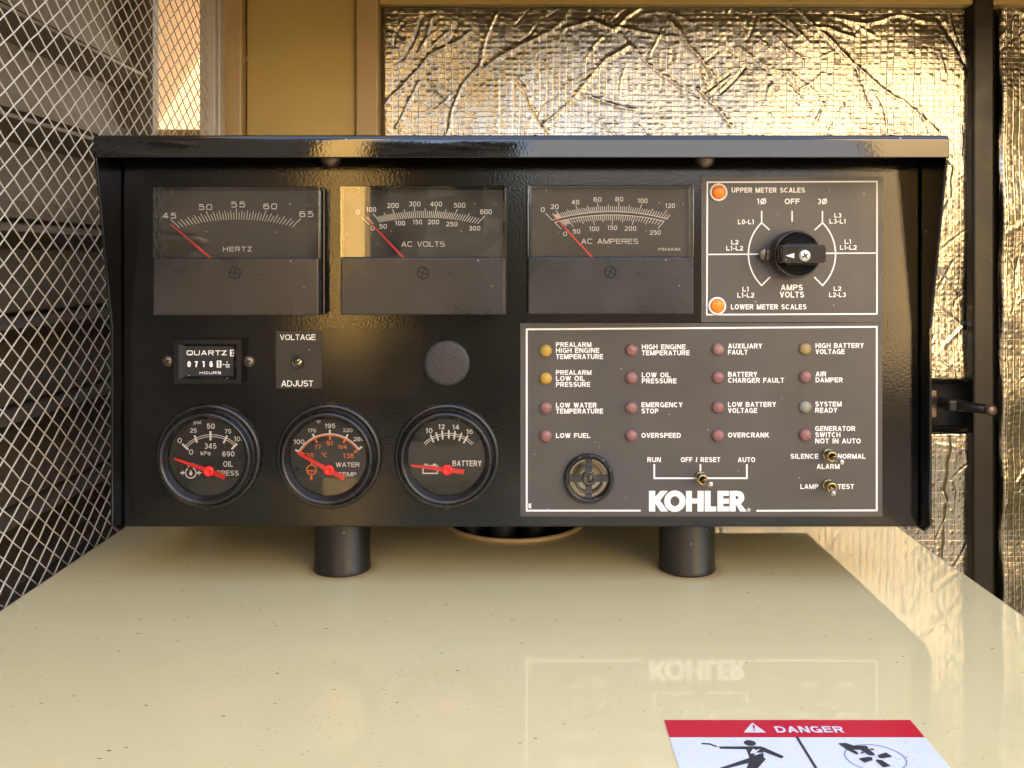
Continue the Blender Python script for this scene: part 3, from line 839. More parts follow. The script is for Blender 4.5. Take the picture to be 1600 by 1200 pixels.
# --- analog meters
def meter(x0, y0, x1, y1, ys, kind, zx, label):
    Yf, Yd = -.0150, -.0070
    a = W((x0 + x1) / 2, y1, Yf)
    mb = MB()
    A, B = W(x0, y1, Yf), W(x1, y0, Yf)
    sp_ = W(0, ys, Yf).z
    # base flange and hollow case behind the clear cover
    mb.box(A.x - .0004, B.x + .0004, -.0030, -.0001, A.z - .0004, B.z + .0004)
    mb.box(A.x + .0008, B.x - .0008, Yd, -.0031, A.z + .0008, B.z - .0008)
    m_ = mb.build('panel_meter', M['body'], cb, origin=(A.x, 0, A.z), bevel=.0006, label=label)
    mb = MB(); mb.box(A.x + .0003, B.x - .0003, Yf, Yd - .0002, A.z, sp_)
    mb.build('lower_cover', M['cover'], m_, origin=WL[m_], bevel=.0007)
    # clear cover: front sheet with side and top walls
    mb = MB(); t = .0012
    mb.box(A.x, B.x, Yf + .0002, Yf + .0008, sp_ + .0002, B.z - .0002)
    mb.box(A.x, A.x + t, Yf + .001, Yd - .0002, sp_ + .0002, B.z - t)
    mb.box(B.x - t, B.x, Yf + .001, Yd - .0002, sp_ + .0002, B.z - t)
    mb.box(A.x, B.x, Yf + .001, Yd - .0002, B.z - t + .0002, B.z)
    mb.build('clear_cover', M['glass'], m_, origin=WL[m_], bevel=.0003)
    mb = MB()
    q0, q1 = W(x0 + 9, ys + 14, Yd - .0004), W(x1 - 8, y0 + 7, Yd - .0004)
    mb.box(A.x + .0016, B.x - .0016, Yd - .0006, Yd - .0002, sp_ - .004, B.z - .0018)
    Y0 = Yd - .0006
    pen = Pen(mb, front(Y0), 1, .00008)
    if kind == 'hertz':
        U = lambda u, v_: (220 + u / 5, 270 + v_ / 5)
        for tx, *bx in (('45', 170, 277, 313, 357), ('50', 452, 558, 245, 290), ('55', 705, 815, 225, 270), ('60', 958, 1065, 240, 285), ('65', 1240, 1348, 300, 345)):
            p, q = U(bx[0], bx[2]), U(bx[1], bx[3]); pen.text(tx, p[0], q[0], p[1], q[1], .15, 4.5, .2)
        p, q = U(643, 577), U(868, 615); pen.text('HERTZ', p[0], q[0], p[1], q[1], .14, 4.5, .2)
        pv = (757, 847)
        for i in range(41):
            an = -47.3 + 92.5 * i / 40; s_, c_ = math.sin(R(an)), math.cos(R(an))
            # flat inner curve, circle centred far below
            cyy = 365 + 1638; B_ = 2 * (c_ * (cyy - pv[1])); 
            k_ = (pv[1] - cyy); disc = (c_ * k_) ** 2 - (k_ * k_ - 1638 ** 2); r0 = c_ * k_ + math.sqrt(disc)
            ln = 100 if i in (0, 40) else 86 if i % 10 == 0 else 72 if i % 2 == 0 else 56
            ln *= 1.0 if i not in (0, 40) else .95
            pen.line([U(pv[0] + s_ * r0, pv[1] - c_ * r0), U(pv[0] + s_ * (r0 + ln), pv[1] - c_ * (r0 + ln))], 1.0)
        nd = [U(232, 400), U(548, 668)]
    if kind == 'volts':
        U = lambda u, v_: (520 + u / 5, 270 + v_ / 5)
        for tx, *bx in (('0', 182, 208, 290, 325), ('100', 262, 338, 268, 305), ('200', 425, 515, 237, 275), ('300', 595, 685, 225, 262), ('400', 762, 853, 225, 262), ('500', 945, 1035, 235, 272), ('600', 1152, 1242, 286, 322),
                        ('0', 297, 325, 415, 450), ('50', 363, 422, 401, 436), ('100', 488, 565, 376, 411), ('150', 625, 697, 367, 402), ('200', 742, 830, 367, 402), ('250', 886, 973, 383, 418), ('300', 1062, 1152, 416, 451)):
            p, q = U(bx[0], bx[2]), U(bx[1], bx[3]); pen.text(tx, p[0], q[0], p[1], q[1], .15, 4.0, .16)
        p, q = U(535, 537), U(875, 577); pen.text('AC VOLTS', p[0], q[0], p[1], q[1], .13, 4.5, .14)
        pv = (722, 835); ang = np.interp
        vals = [0, 20] + list(range(100, 601, 10))
        for v_ in vals:
            an = np.interp(v_, [0, 20, 100, 200, 300, 400, 500, 600], [-45.5, -42.8, -38.2, -25, -8.6, 8.7, 24.5, 43])
            s_, c_ = math.sin(R(an)), math.cos(R(an)); cyy = 352 + 1750
            k_ = pv[1] - cyy; r0 = c_ * k_ + math.sqrt((c_ * k_) ** 2 - (k_ * k_ - 1750 ** 2))
            ln = 88 if v_ % 100 == 0 else 74 if v_ % 50 == 0 or v_ == 20 else 54
            pen.line([U(pv[0] + s_ * r0, pv[1] - c_ * r0), U(pv[0] + s_ * (r0 + ln), pv[1] - c_ * (r0 + ln))], 1.0)
        nd = [U(250, 345), U(556, 668)]
    if kind == 'amps':
        U = lambda u, v_: (810 + u / 5, 270 + v_ / 5)
        for tx, *bx in (('0', 176, 205, 270, 305), ('20', 252, 313, 247, 282), ('40', 416, 475, 212, 247), ('60', 588, 648, 191, 226), ('80', 757, 818, 189, 224), ('100', 933, 1008, 201, 236), ('120', 1148, 1222, 240, 275),
                        ('0', 350, 380, 460, 493), ('50', 424, 482, 440, 475), ('100', 553, 630, 420, 455), ('150', 696, 770, 412, 447), ('200', 830, 920, 418, 453), ('250', 1025, 1112, 449, 484)):
            p, q = U(bx[0], bx[2]), U(bx[1], bx[3]); pen.text(tx, p[0], q[0], p[1], q[1], .15, 4.0, .16)
        p, q = U(490, 515), U(935, 555); pen.text('AC AMPERES', p[0], q[0], p[1], q[1], .13, 4.5, .14)
        p, q = U(1095, 587), U(1270, 608); pen.text('FS=5AAC', p[0], q[0], p[1], q[1], .17, 4.0, .14)
        pv = (728, 850)
        def hit(an, base, Rr):
            s_, c_ = math.sin(R(an)), math.cos(R(an)); k_ = pv[1] - (base + Rr)
            return s_, c_, c_ * k_ + math.sqrt((c_ * k_) ** 2 - (k_ * k_ - Rr ** 2))
        f1 = lambda v_: np.interp(v_, [0, 6, 20, 40, 60, 80, 100, 120, 125], [-44, -42, -38, -25.2, -10.2, 5.3, 21.3, 37.8, 42])
        f2 = lambda v_: np.interp(v_, [0, 20, 50, 100, 150, 200, 250], [-43.8, -40, -35, -16.7, .7, 19.8, 41])
        for i in range(62):
            v_ = i * 2 + 2 if i else 0
            if 0 < v_ < 8: continue
            s_, c_, r0 = hit(f1(v_), 303, 1650); ln = 74 if v_ % 20 == 0 else 58 if v_ % 10 == 0 else 42
            pen.line([U(pv[0] + s_ * r0, pv[1] - c_ * r0), U(pv[0] + s_ * (r0 + ln), pv[1] - c_ * (r0 + ln))], .95)
        for i in range(51):
            v_ = i * 5
            if 0 < v_ < 20: continue
            s_, c_, r0 = hit(f2(v_), 329, 1750); ln = 76 if v_ % 50 == 0 else 58 if v_ % 25 == 0 else 42
            pen.line([U(pv[0] + s_ * r0, pv[1] - c_ * r0), U(pv[0] + s_ * (r0 - ln), pv[1] - c_ * (r0 - ln))], .95)
        for base, Rr, a0, a1 in ((303, 1650, -44, 42), (329, 1750, -43.8, 41)):
            pts = []
            for k in range(31):
                s_, c_, r0 = hit(a0 + (a1 - a0) * k / 30, base, Rr); pts.append(U(pv[0] + s_ * r0, pv[1] - c_ * r0))
            pen.line(pts, 1.0, cap=True)
        nd = [U(270, 330), U(578, 662)]
    mb.build('dial', [M['dial'], M['dimwhite'] if kind == 'hertz' else M['white']], m_, origin=WL[m_])
    mb = MB(); pen = Pen(mb, front(Yd - .0028), 0, 0)
    d = Vector((nd[1][0] - nd[0][0], nd[1][1] - nd[0][1])).normalized(); nn = Vector((-d.y, d.x))
    pts = [Vector(nd[0]) + nn * .6, Vector(nd[0]) - nn * .6, Vector(nd[1]) - nn * 1.6, Vector(nd[1]) + nn * 1.6]
    mb.prism([W(p.x, p.y, Yd - .0028) for p in pts], (0, .0003, 0))
    mb.build('needle', M['red'], m_, origin=WL[m_])
    # slotted zero screw
    mb = MB(); p = W(zx[0], zx[1], Yf - .0001)
    r_ = 8.6 * S
    mb.lathe([(r_ * 1.12, -.0004), (r_ * 1.10, .0001), (r_ * .92, .0001), (r_ * .90, -.00015), (0, -.00015)], p, (0, -1, 0), 28, ms=[1, 1, 1, 0])
    an = zx[2]
    for q in (0, 90):
        ca, sa = math.cos(R(an + q)), math.sin(R(an + q)); L_, w_ = r_ * .9, r_ * .11
        pts = [p + Vector((ca * i * L_ - sa * j * w_, -.0000 - q * 1e-7, sa * i * L_ + ca * j * w_)) for i, j in ((-1, -1), (1, -1), (1, 1), (-1, 1))]
        mb.add(pts, [(0, 1, 2, 3)], 1)
    mb.build('zero_screw', [M['cover'], M['dark']], m_, origin=WL[m_])
    return m_
meter(238, 291, 498.5, 493, 403.5, 'hertz', (367, 426.5, 80), 'analog meter reading hertz with one scale')
meter(531, 290, 790, 492, 403, 'volts', (661, 426.5, 70), 'analog meter reading AC volts with two scales')
meter(824, 289, 1084.5, 491, 402, 'amps', (953.5, 425, 65), 'analog meter reading AC amperes with two scales')

# --- round gauges
def gauge(cx, cy, kind, label):
    p = W(cx, cy, 0); q = S
    mb = MB()
    mb.lathe([(82.0 * q, .0001), (82 * q, .0022), (80.5 * q, .0034), (75 * q, .0036), (74 * q, .0026), (72.5 * q, .0026), (71 * q, .0080), (69.5 * q, .0090), (66.5 * q, .0090), (64 * q, .0078), (61.2 * q, .0050), (60.2 * q, .0046), (60.2 * q, .0012)], p, (0, -1, 0), 96)
    g_ = mb.build('round_gauge', M['bezel'], cb, origin=p, label=label)
    Y0 = -.0020
    mb = MB(); mb.lathe([(0, .0), (60 * q, .0), (60 * q, -.0015)], p + Vector((0, Y0, 0)), (0, -1, 0), 64, smooth=False)
    pen = Pen(mb, front(Y0), 1, .00008)
    if kind == 'oil':
        U = lambda u, v_: (240 + u / 4, 510 + v_ / 4)
        txt = [('0', 150, 177, 697, 730), ('25', 228, 270, 637, 664), ('50', 333, 383, 607, 640), ('75', 445, 485, 642, 669), ('100', 503, 565, 688, 718), ('0', 222, 248, 768, 802), ('345', 317, 393, 730, 765), ('690', 430, 506, 780, 813), ('kPa', 295, 355, 780, 805), ('psi', 252, 298, 588, 610), ('OIL', 435, 497, 842, 877), ('PRESS', 395, 532, 900, 933)]
        for tx, *b in txt:
            a_, b_ = U(b[0], b[2]), U(b[1], b[3]); pen.text(tx, a_[0], b_[0], a_[1], b_[1], .15, 2.05, .12)
        for off, w_ in ((0, 1.0), (3.1, 1.0)):
            cyc = 510 + 682 / 4 + 52 + off * 0; pts = []
            x0_, y0_, x1_, y1_, xm, ym = *U(205, 750), *U(515, 745), *U(356, 682)
            pts = circ3((x0_, y0_), (xm, ym), (x1_, y1_), -1.5 + off)
            pen.line(pts, w_)
        for a_, b_, w_ in (((180, 735), (218, 770), 3.2), ((257, 680), (272, 726), 3), ((356, 655), (356, 712), 3.4), ((460, 682), (437, 730), 3), ((522, 732), (487, 768), 3.2)):
            pen.line([U(*a_), U(*b_)], w_)
        c_ = U(233, 915)
        pen.line([(c_[0] + 8.2 * math.cos(R(a_)), c_[1] + 8.2 * math.sin(R(a_))) for a_ in range(-65, 246, 12)], 1.7)
        pen.line([U(219, 880), U(219, 862)], 1.6); pen.line([U(247, 880), U(247, 862)], 1.6); pen.line([U(208, 856), U(254, 856)], 1.7)
        pen.poly([[U(233, 896), U(243, 917), U(240, 929), U(233, 933), U(226, 929), U(223, 917)]])
        for sx in (-1, 1):
            pen.poly([[(c_[0] + sx * 9.2, c_[1]), (c_[0] + sx * 14, c_[1] - 4), (c_[0] + sx * 13, c_[1] - 1), (c_[0] + sx * 16.5, c_[1] - 1.2), (c_[0] + sx * 16.5, c_[1] + 1.2), (c_[0] + sx * 13, c_[1] + 1), (c_[0] + sx * 14, c_[1] + 4)]])
        nd = (U(128, 825), U(345, 905), U(445, 943))
    if kind == 'water':
        U = lambda u, v_: (430 + u / 7.06, 630 + v_ / 7.06)
        for tx, m_, *b in (('°F', 1, 452, 503, 190, 225), ('100', 1, 205, 322, 400, 450), ('170', 1, 362, 452, 282, 322), ('195', 1, 547, 662, 225, 275), ('220', 1, 748, 853, 278, 318), ('280', 1, 863, 985, 372, 418), ('38', 2, 330, 425, 548, 600), ('77', 2, 437, 505, 460, 503), ('91', 2, 565, 635, 415, 468), ('104', 2, 693, 790, 460, 503), ('138', 2, 750, 865, 553, 607), ('°C', 2, 512, 578, 545, 592), ('WATER', 1, 668, 932, 653, 703), ('TEMP', 1, 700, 895, 760, 808)):
            a_, b_ = U(b[0], b[2]), U(b[1], b[3]); pen.text(tx, a_[0], b_[0], a_[1], b_[1], .15, 2.05, .1, m=m_)
        pen.line(circ3(U(262, 530), U(603, 338), U(920, 505), 0), 1.7); pen.line(circ3(U(262, 530), U(603, 338), U(920, 505), 2.2), 1.9, m=2)
        for a_, b_ in (((222, 513), (268, 538)), ((413, 338), (433, 374)), ((603, 292), (603, 334)), ((801, 343), (783, 380)), ((958, 480), (916, 510))): pen.line([U(*a_), U(*b_)], 2.9)
        for a_, b_ in (((277, 540), (325, 560)), ((437, 385), (462, 435)), ((605, 352), (605, 402)), ((775, 388), (753, 440)), ((918, 508), (870, 545))): pen.line([U(*a_), U(*b_)], 2.9, m=2)
        c_ = U(402, 735)
        pen.line([(c_[0] + 7.6 * math.cos(2 * math.pi * i / 28), c_[1] + 7.6 * math.sin(2 * math.pi * i / 28)) for i in range(28)], 1.7, True, m=2)
        pen.line([U(352, 742), U(452, 742)], 1.3, m=2); pen.line([U(375, 742), U(375, 765)], 1.2, m=2); pen.line([U(402, 742), U(402, 772)], 1.2, m=2); pen.line([U(428, 742), U(428, 765)], 1.2, m=2)
        pen.line([U(402, 680), U(402, 640)], 2.4, m=2); pen.line([U(400, 790), U(400, 820)], 2.2, m=2); pen.disc(*U(400, 824), 2.4, 2)
        nd = (U(240, 545), U(592, 740), U(765, 832))
    if kind == 'battery':
        U = lambda u, v_: (540 + u / 4, 510 + v_ / 4)
        for tx, *b in (('10', 500, 543, 635, 668), ('12', 580, 620, 612, 642), ('14', 668, 710, 614, 644), ('16', 755, 797, 642, 672), ('BATTERY', 668, 850, 838, 873)):
            a_, b_ = U(b[0], b[2]), U(b[1], b[3]); pen.text(tx, a_[0], b_[0], a_[1], b_[1], .17, 2.05, .12)
        for off in (-1.4, 1.6): pen.line(circ3(U(493, 735), U(642, 673), U(793, 735), off), 1.0)
        for a_, b_ in (((530, 676), (551, 725)), ((565, 662), (580, 713)), ((603, 650), (607, 706)), ((645, 647), (645, 701)), ((685, 653), (678, 706)), ((726, 665), (709, 716)), ((764, 681), (737, 730))): pen.line([U(*a_), U(*b_)], 2.5)
        pen.line([U(484, 870), U(574, 870), U(574, 918), U(484, 918)], 2.0, True)
        pen.line([U(492, 862), U(512, 862)], 2.2); pen.line([U(546, 862), U(566, 862)], 2.2)
        nd = (U(408, 870), U(635, 897), U(740, 910))
    mb.build('dial', [M['gdial'], M['white'], M['orange']], g_, origin=p)
    Yn = -.0040
    mb = MB()
    tip, hub, tail = [Vector(t) for t in nd]
    d = (hub - tip).normalized(); nn = Vector((-d.y, d.x)); d2 = (tail - hub).normalized(); n2 = Vector((-d2.y, d2.x))
    pts = [tip + nn * 1.7, hub + nn * 3.6, tail + n2 * 3.7, tail - n2 * 3.7, hub - nn * 3.6, tip - nn * 1.7]
    mb.prism([W(t.x, t.y, Yn) for t in pts], (0, .0006, 0))
    hp = W(hub.x, hub.y, Yn)
    mb.lathe([(8.2 * q, -.0010), (8.2 * q, .0006), (7.4 * q, .0010), (3.2 * q, .0011), (2.8 * q, .0008), (0, .0008)], hp, (0, -1, 0), 32)
    mb.build('needle', M['red'], g_, origin=p)
    mb = MB(); sp_ = U(150, 895) if kind == 'oil' else U(243, 722) if kind == 'water' else U(818, 718)
    mb.lathe([(2.8 * q, 0), (2.6 * q, .0006), (1.5 * q, .0010), (0, .0011)], W(sp_[0], sp_[1], Y0 - .0001), (0, -1, 0), 16)
    mb.build('stop_pin', M['latch'], g_, origin=p)
    mb = MB(); mb.lathe([(0, .0047), (59.9 * q, .0047)], p, (0, -1, 0), 64)
    mb.build('lens', M['lens'], g_, origin=p)
def circ3(a, b, c, inset=0, n=28):
    ax, ay = a; bx, by = b; cx_, cy_ = c
    d = 2 * (ax * (by - cy_) + bx * (cy_ - ay) + cx_ * (ay - by))
    ux = ((ax * ax + ay * ay) * (by - cy_) + (bx * bx + by * by) * (cy_ - ay) + (cx_ * cx_ + cy_ * cy_) * (ay - by)) / d
    uy = ((ax * ax + ay * ay) * (cx_ - bx) + (bx * bx + by * by) * (ax - cx_) + (cx_ * cx_ + cy_ * cy_) * (bx - ax)) / d
    r_ = math.hypot(ax - ux, ay - uy) - inset
    a0, am, a1 = [math.atan2(p[1] - uy, p[0] - ux) for p in (a, b, c)]
    if not (min(a0, a1) <= am <= max(a0, a1)):
        if a1 < a0: a1 += 2 * math.pi
        else: a0 += 2 * math.pi
    return [(ux + r_ * math.cos(a0 + (a1 - a0) * i / n), uy + r_ * math.sin(a0 + (a1 - a0) * i / n)) for i in range(n + 1)]
gauge(327.5, 712, 'oil', 'round oil pressure gauge with red needle')
gauge(515, 711.8, 'water', 'round water temperature gauge with red needle and orange Celsius scale')
gauge(698.5, 711.7, 'battery', 'round battery gauge with red needle')

# --- hour meter
U5 = lambda u, v_: (240 + u / 4, 510 + v_ / 4)
def crosshead(p, r, name, m, parent, ang=20, slot=False, dome=.0022):
    mb = MB()
    mb.lathe([(r, 0), (r, dome * .25), (r * .9, dome * .6), (r * .6, dome * .92), (r * .3, dome), (0, dome)], p, (0, -1, 0), 28)
    for q in ((0,) if slot else (0, 90)):
        ca, sa = math.cos(R(ang + q)), math.sin(R(ang + q)); L_, w_ = r * (.98 if slot else .55), r * .13
        pts = [p + Vector((ca * i * L_ - sa * j * w_, -dome * (1.03 + q * .0003), sa * i * L_ + ca * j * w_)) for i, j in ((-1, -1), (1, -1), (1, 1), (-1, 1))]
        mb.prism(pts, (0, dome * .7, 0), 1)
    return mb.build(name, [m, M['dark']], parent, origin=WL.get(parent))
a, b = U5(127, 358), U5(548, 83)
pA, pB = W(a[0], a[1], -.006), W(b[0], b[1], -.006)
mb = MB()
bw = 9 * S
mb.box(pA.x, pB.x, -.0018, -.0001, pA.z, pB.z)
xs, zs, d_ = (pA.x, pB.x), (pA.z, pB.z), .006
o4 = [(pA.x, -d_, pA.z), (pB.x, -d_, pA.z), (pB.x, -d_, pB.z), (pA.x, -d_, pB.z)]
i4 = [(pA.x + bw * .8, -d_, pA.z + bw * .7), (pB.x - bw * .8, -d_, pA.z + bw * .7), (pB.x - bw * .8, -d_, pB.z - bw * .7), (pA.x + bw * .8, -d_, pB.z - bw * .7)]
j4 = [(pA.x + bw * 1.6, -.0032, pA.z + bw * 1.2), (pB.x - bw * 1.6, -.0032, pA.z + bw * 1.2), (pB.x - bw * 1.6, -.0032, pB.z - bw * 1.2), (pA.x + bw * 1.6, -.0032, pB.z - bw * 1.2)]
w4 = [(x, -.0019, z) for x, y, z in o4]
for A, B in ((w4, o4), (o4, i4), (i4, j4)):
    mb.add(A + B, [(i, (i + 1) % 4, 4 + (i + 1) % 4, 4 + i) for i in range(4)])
hm = mb.build('hour_meter', M['body'], cb, origin=(pA.x, 0, pA.z), label='small rectangular hour meter with five digit counter')
mb = MB(); mb.box(j4[0][0] - .0004, j4[1][0] + .0004, -.0030, -.0022, j4[0][2] - .0004, j4[2][2] + .0004)
pen = Pen(mb, front(-.0030), 1, .00008)
p, q = U5(207, 150), U5(457, 180); pen.text('QUARTZ', p[0], q[0], p[1], q[1], .17, 4.5, .16)
p, q = U5(288, 282), U5(422, 298); pen.text('HOURS', p[0], q[0], p[1], q[1], .2, 4.5, .18)
pen.poly([[U5(478, 145), U5(508, 145), U5(508, 187), U5(478, 187)]])
pen.lift = .0002
pen.poly([[U5(484, 151), U5(502, 151), U5(495, 166), U5(502, 181), U5(484, 181), U5(491, 166)]], 0)
pen.lift = .00008
for ch, u0, u1 in (('0', 212, 234), ('7', 258, 277), ('1', 306, 321), ('6', 350, 371)):
    pen.lift = .00003
    pen.poly([[U5(u0 - 9, 208), U5(u1 + 9, 208), U5(u1 + 9, 262), U5(u0 - 9, 262)]], 2)
    pen.lift = .00016
    p, q = U5(u0, 217), U5(u1, 254); pen.text(ch, p[0], q[0], p[1], q[1], .24, 2.4)
pen.lift = .00008
pen.poly([[U5(395, 214), U5(424, 214), U5(424, 257), U5(395, 257)]]); pen.lift = .0002
p, q = U5(402, 219), U5(416, 252); pen.text('1', p[0], q[0], p[1], q[1], .24, 2.4, m=0)
pen.lift = .00008
p, q = U5(432, 232), U5(443, 245); pen.line([U5(431, 238), U5(443, 238)], 1.2)
p, q = U5(455, 218), U5(463, 234); pen.text('1', p[0], q[0], p[1], q[1], .2)
pen.line([U5(447, 239), U5(476, 239)], .9)
p, q = U5(449, 243), U5(475, 259); pen.text('10', p[0], q[0], p[1], q[1], .2, 2.4, .2)
mb.build('counter_face', [M['gdial'], M['white'], M['rubber']], hm, origin=WL[hm])
crosshead(W(263.3, 564.5, -.0003), 9.2 * S, 'mounting_screw', M['rust'], hm, 35, dome=.0024)
crosshead(W(388.8, 564.5, -.0003), 9.2 * S, 'mounting_screw', M['rust'], hm, 20, dome=.0024)

# --- voltage adjust plate
mb = MB(); mb.pbox(431, 517.5, 503, 607, -.0005, -.0001)
pen = Pen(mb, front(-.0005), 1, .00006)
p, q = U5(790, 50), U5(1013, 85); pen.text('VOLTAGE', p[0], q[0], p[1], q[1], .13, 2.05, .1)
p, q = U5(798, 338), U5(998, 375); pen.text('ADJUST', p[0], q[0], p[1], q[1], .13, 2.05, .1)
va = mb.build('voltage_adjust_plate', [painted('dark_label', (.017, .0155, .0145), .34, dust=.01), M['white']], cb)
mb = MB(); p = W(466, 565.5, -.0006); r_ = 10 * S
mb.lathe([(r_ * 1.05, 0), (r_ * 1.05, .0007), (r_ * .85, .0009), (r_ * .8, -.0001 + .0003), (r_ * .62, .0003)], p, (0, -1, 0), 28, m=1)
mb.lathe([(r_ * .6, .0002), (r_ * .58, .0007), (0, .0008)], p, (0, -1, 0), 24)
for sg in (1,):
    ca, sa = math.cos(R(40)), math.sin(R(40)); L_, w_ = r_ * .56, r_ * .13
    mb.add([p + Vector((ca * i * L_ - sa * j * w_, -.0009, sa * i * L_ + ca * j * w_)) for i, j in ((-1, -1), (1, -1), (1, 1), (-1, 1))], [(0, 1, 2, 3)], 1)
mb.build('trim_screw', [M['brass'], M['latch']], va)

mb = MB(); mb.pbox(503.6, 513.5, 659.5, 620, -.00035, -.0001)
mb.build('blank_label', painted('faded_blank_label', (.0045, .0042, .004), .15, dust=.003, ior=1.46), cb)
mb = MB(); mb.lathe([(36 * S, .0001), (36 * S, .0016), (35 * S, .0022), (30 * S, .0025), (0, .0027)], W(698.3, 567, 0), (0, -1, 0), 64)
mb.build('hole_plug', M['plugm'], cb, origin=W(698.3, 567, 0))

# --- meter selector plate
PL = -.0007
mb = MB(); mb.pbox(1095.6, 276, 1379.2, 503.6, PL, -.0001)
pen = Pen(mb, front(PL), 1, .00006)
Us = lambda u, v_: (1090 + u / 5, 270 + v_ / 5)
pen.line([(1105.2, 284.8), (1370.2, 283.6), (1370.2, 490.4), (1104.4, 491.6)], 2.4, True)
for tx, x0, x1, y0, y1 in (('UPPER METER SCALES', 1143, 1257.6, 293, 301), ('LOWER METER SCALES', 1142, 1260, 475.4, 483.4), ('1Ø', 1182.5, 1197.2, 310.2, 319), ('OFF', 1226, 1249.4, 310.2, 319), ('3Ø', 1277.2, 1292.2, 310.2, 319),
    ('L0-L1', 1153, 1178, 343, 350.4), ('L2', 1142.4, 1153.6, 374.8, 382), ('L1-L2', 1134.8, 1161, 384.2, 391.4), ('L1', 1160, 1170, 448, 455.4), ('L1-L2', 1152, 1178.4, 457.4, 465), ('AMPS', 1220, 1254.4, 444.6, 453.6), ('VOLTS', 1218.4, 1256.4, 455.6, 465),
    ('L3', 1303.6, 1314.4, 333, 340), ('L3-L1', 1296, 1321.4, 342.2, 349.4), ('L1', 1319.6, 1330, 374, 381), ('L1-L2', 1312.4, 1338.4, 383, 390.2), ('L2', 1302.6, 1314.4, 447.4, 454.4), ('L2-L3', 1295.4, 1321.4, 457, 464.2)):
    pen.text(tx, x0, x1, y0, y1, .19, 2.05, .12)
pen.line([(1237.6, 329.6), (1237.6, 346.4)], 2.2)
for sx, xv, xa, xd in ((-1, 1190, 1169.4, 1202.4), (1, 1285, 1305.4, 1273)):
    pen.line([(xv, 329.6), (xv, 348)], 2.2)
    pen.line([(xv, 348), (xd, 359.4)], 2.2); pen.line([(xv, 446), (xd, 433.6)], 2.2, cap=True)
    pen.line(circ3((xv, 348), (xa, 396.6), (xv, 446)), 2.2)
pen.line([(1106.5, 397.6), (1188, 397)], 2.0); pen.line([(1289, 395.8), (1369, 395.4)], 2.0)
sp = mb.build('meter_selector_plate', [M['plate'], M['white']], cb)
for x, y, lb_ in ((1122, 300.6, 'orange meter scale lamp beside the upper scales wording'), (1120, 478, 'orange meter scale lamp beside the lower scales wording')):
    p = W(x, y, PL)
    mb = MB(); mb.lathe([(14 * S, .0001), (14 * S, .0010), (13.2 * S, .0015), (11.2 * S, .0015), (10.9 * S, .0009)], p, (0, -1, 0), 40)
    o = mb.build('scale_lamp', M['whitep'], cb, origin=p, label=lb_)
    mb = MB(); mb.lathe([(10.9 * S, .0008), (10.6 * S, .0016), (8 * S, .0022), (0, .0025)], p, (0, -1, 0), 40)
    mb.build('lens', M['orangel'], o, origin=p)
# knob
kb = W(1236.5, 397.2, PL)
mb = MB()
mb.lathe([(36.5 * S, .0002), (36.8 * S, .002), (36.2 * S, .0105), (35.2 * S, .0115), (33.5 * S, .0117), (32.5 * S, .0108), (0, .0108)], kb, (0, -1, 0), 64)
M['knob'] = painted('glossy_black_plastic', (.006, .006, .006), .05, dust=.02, ior=1.6)
kn = mb.build('selector_knob', M['knob'], cb, origin=kb)
mb = MB()
hl, hw = 34.5 * S, 14.9 * S
pts = []
for cx_, cz_, a0 in ((hl - .0024, hw - .0022, 0), (-hl + .0024, hw - .0022, 90), (-hl + .0024, -hw + .0022, 180), (hl - .0024, -hw + .0022, 270)):
    for k in range(5):
        a_ = R(a0 + 22.5 * k); pts.append((kb.x + cx_ + .0018 * math.cos(a_), PL - .0109, kb.z + cz_ + .0018 * math.sin(a_)))
mb.prism(pts, (0, -.0116, 0))
for i in range(12):
    for sg in (-1, 1):
        x = kb.x - hl * .62 + i * hl * 1.24 / 11; z = kb.z + sg * (hw + .0001)
        mb.box(x - .0004, x + .0004, PL - .0175, PL - .0112, z - .0006, z + .0006)
for q in (-1, 1): pass
mb.build('grip_bar', M['knob'], kn, origin=kb, bevel=.0004)
mb = MB(); yfr = PL - .02255
ux = lambda u, v_: W(1170 + u / 10.9, 340 + v_ / 10.9, yfr)
mb.prism([ux(628, 648), ux(775, 605), ux(772, 692)], (0, .0002, 0))
mb.build('pointer_mark', M['white'], kn, origin=kb)
o = crosshead(ux(955, 648) + Vector((0, .0002, 0)), 9.3 * S * .953, 'centre_screw', mat('zinc_screw', (.72, .72, .68), .3, .75), kn, 30, dome=.0012)
crosshead(W(1196, 397.5, PL - .004), 10.2 * S, 'slotted_screw', M['rust'], sp, 82, slot=True, dome=.0012)
mb = MB(); mb.lathe([(9.0 * S, 0), (9.4 * S, .0042)], W(1194.5, 397.5, PL), (0, -1, 0), 24); mb.build('screw_spacer', M['latch'], sp)

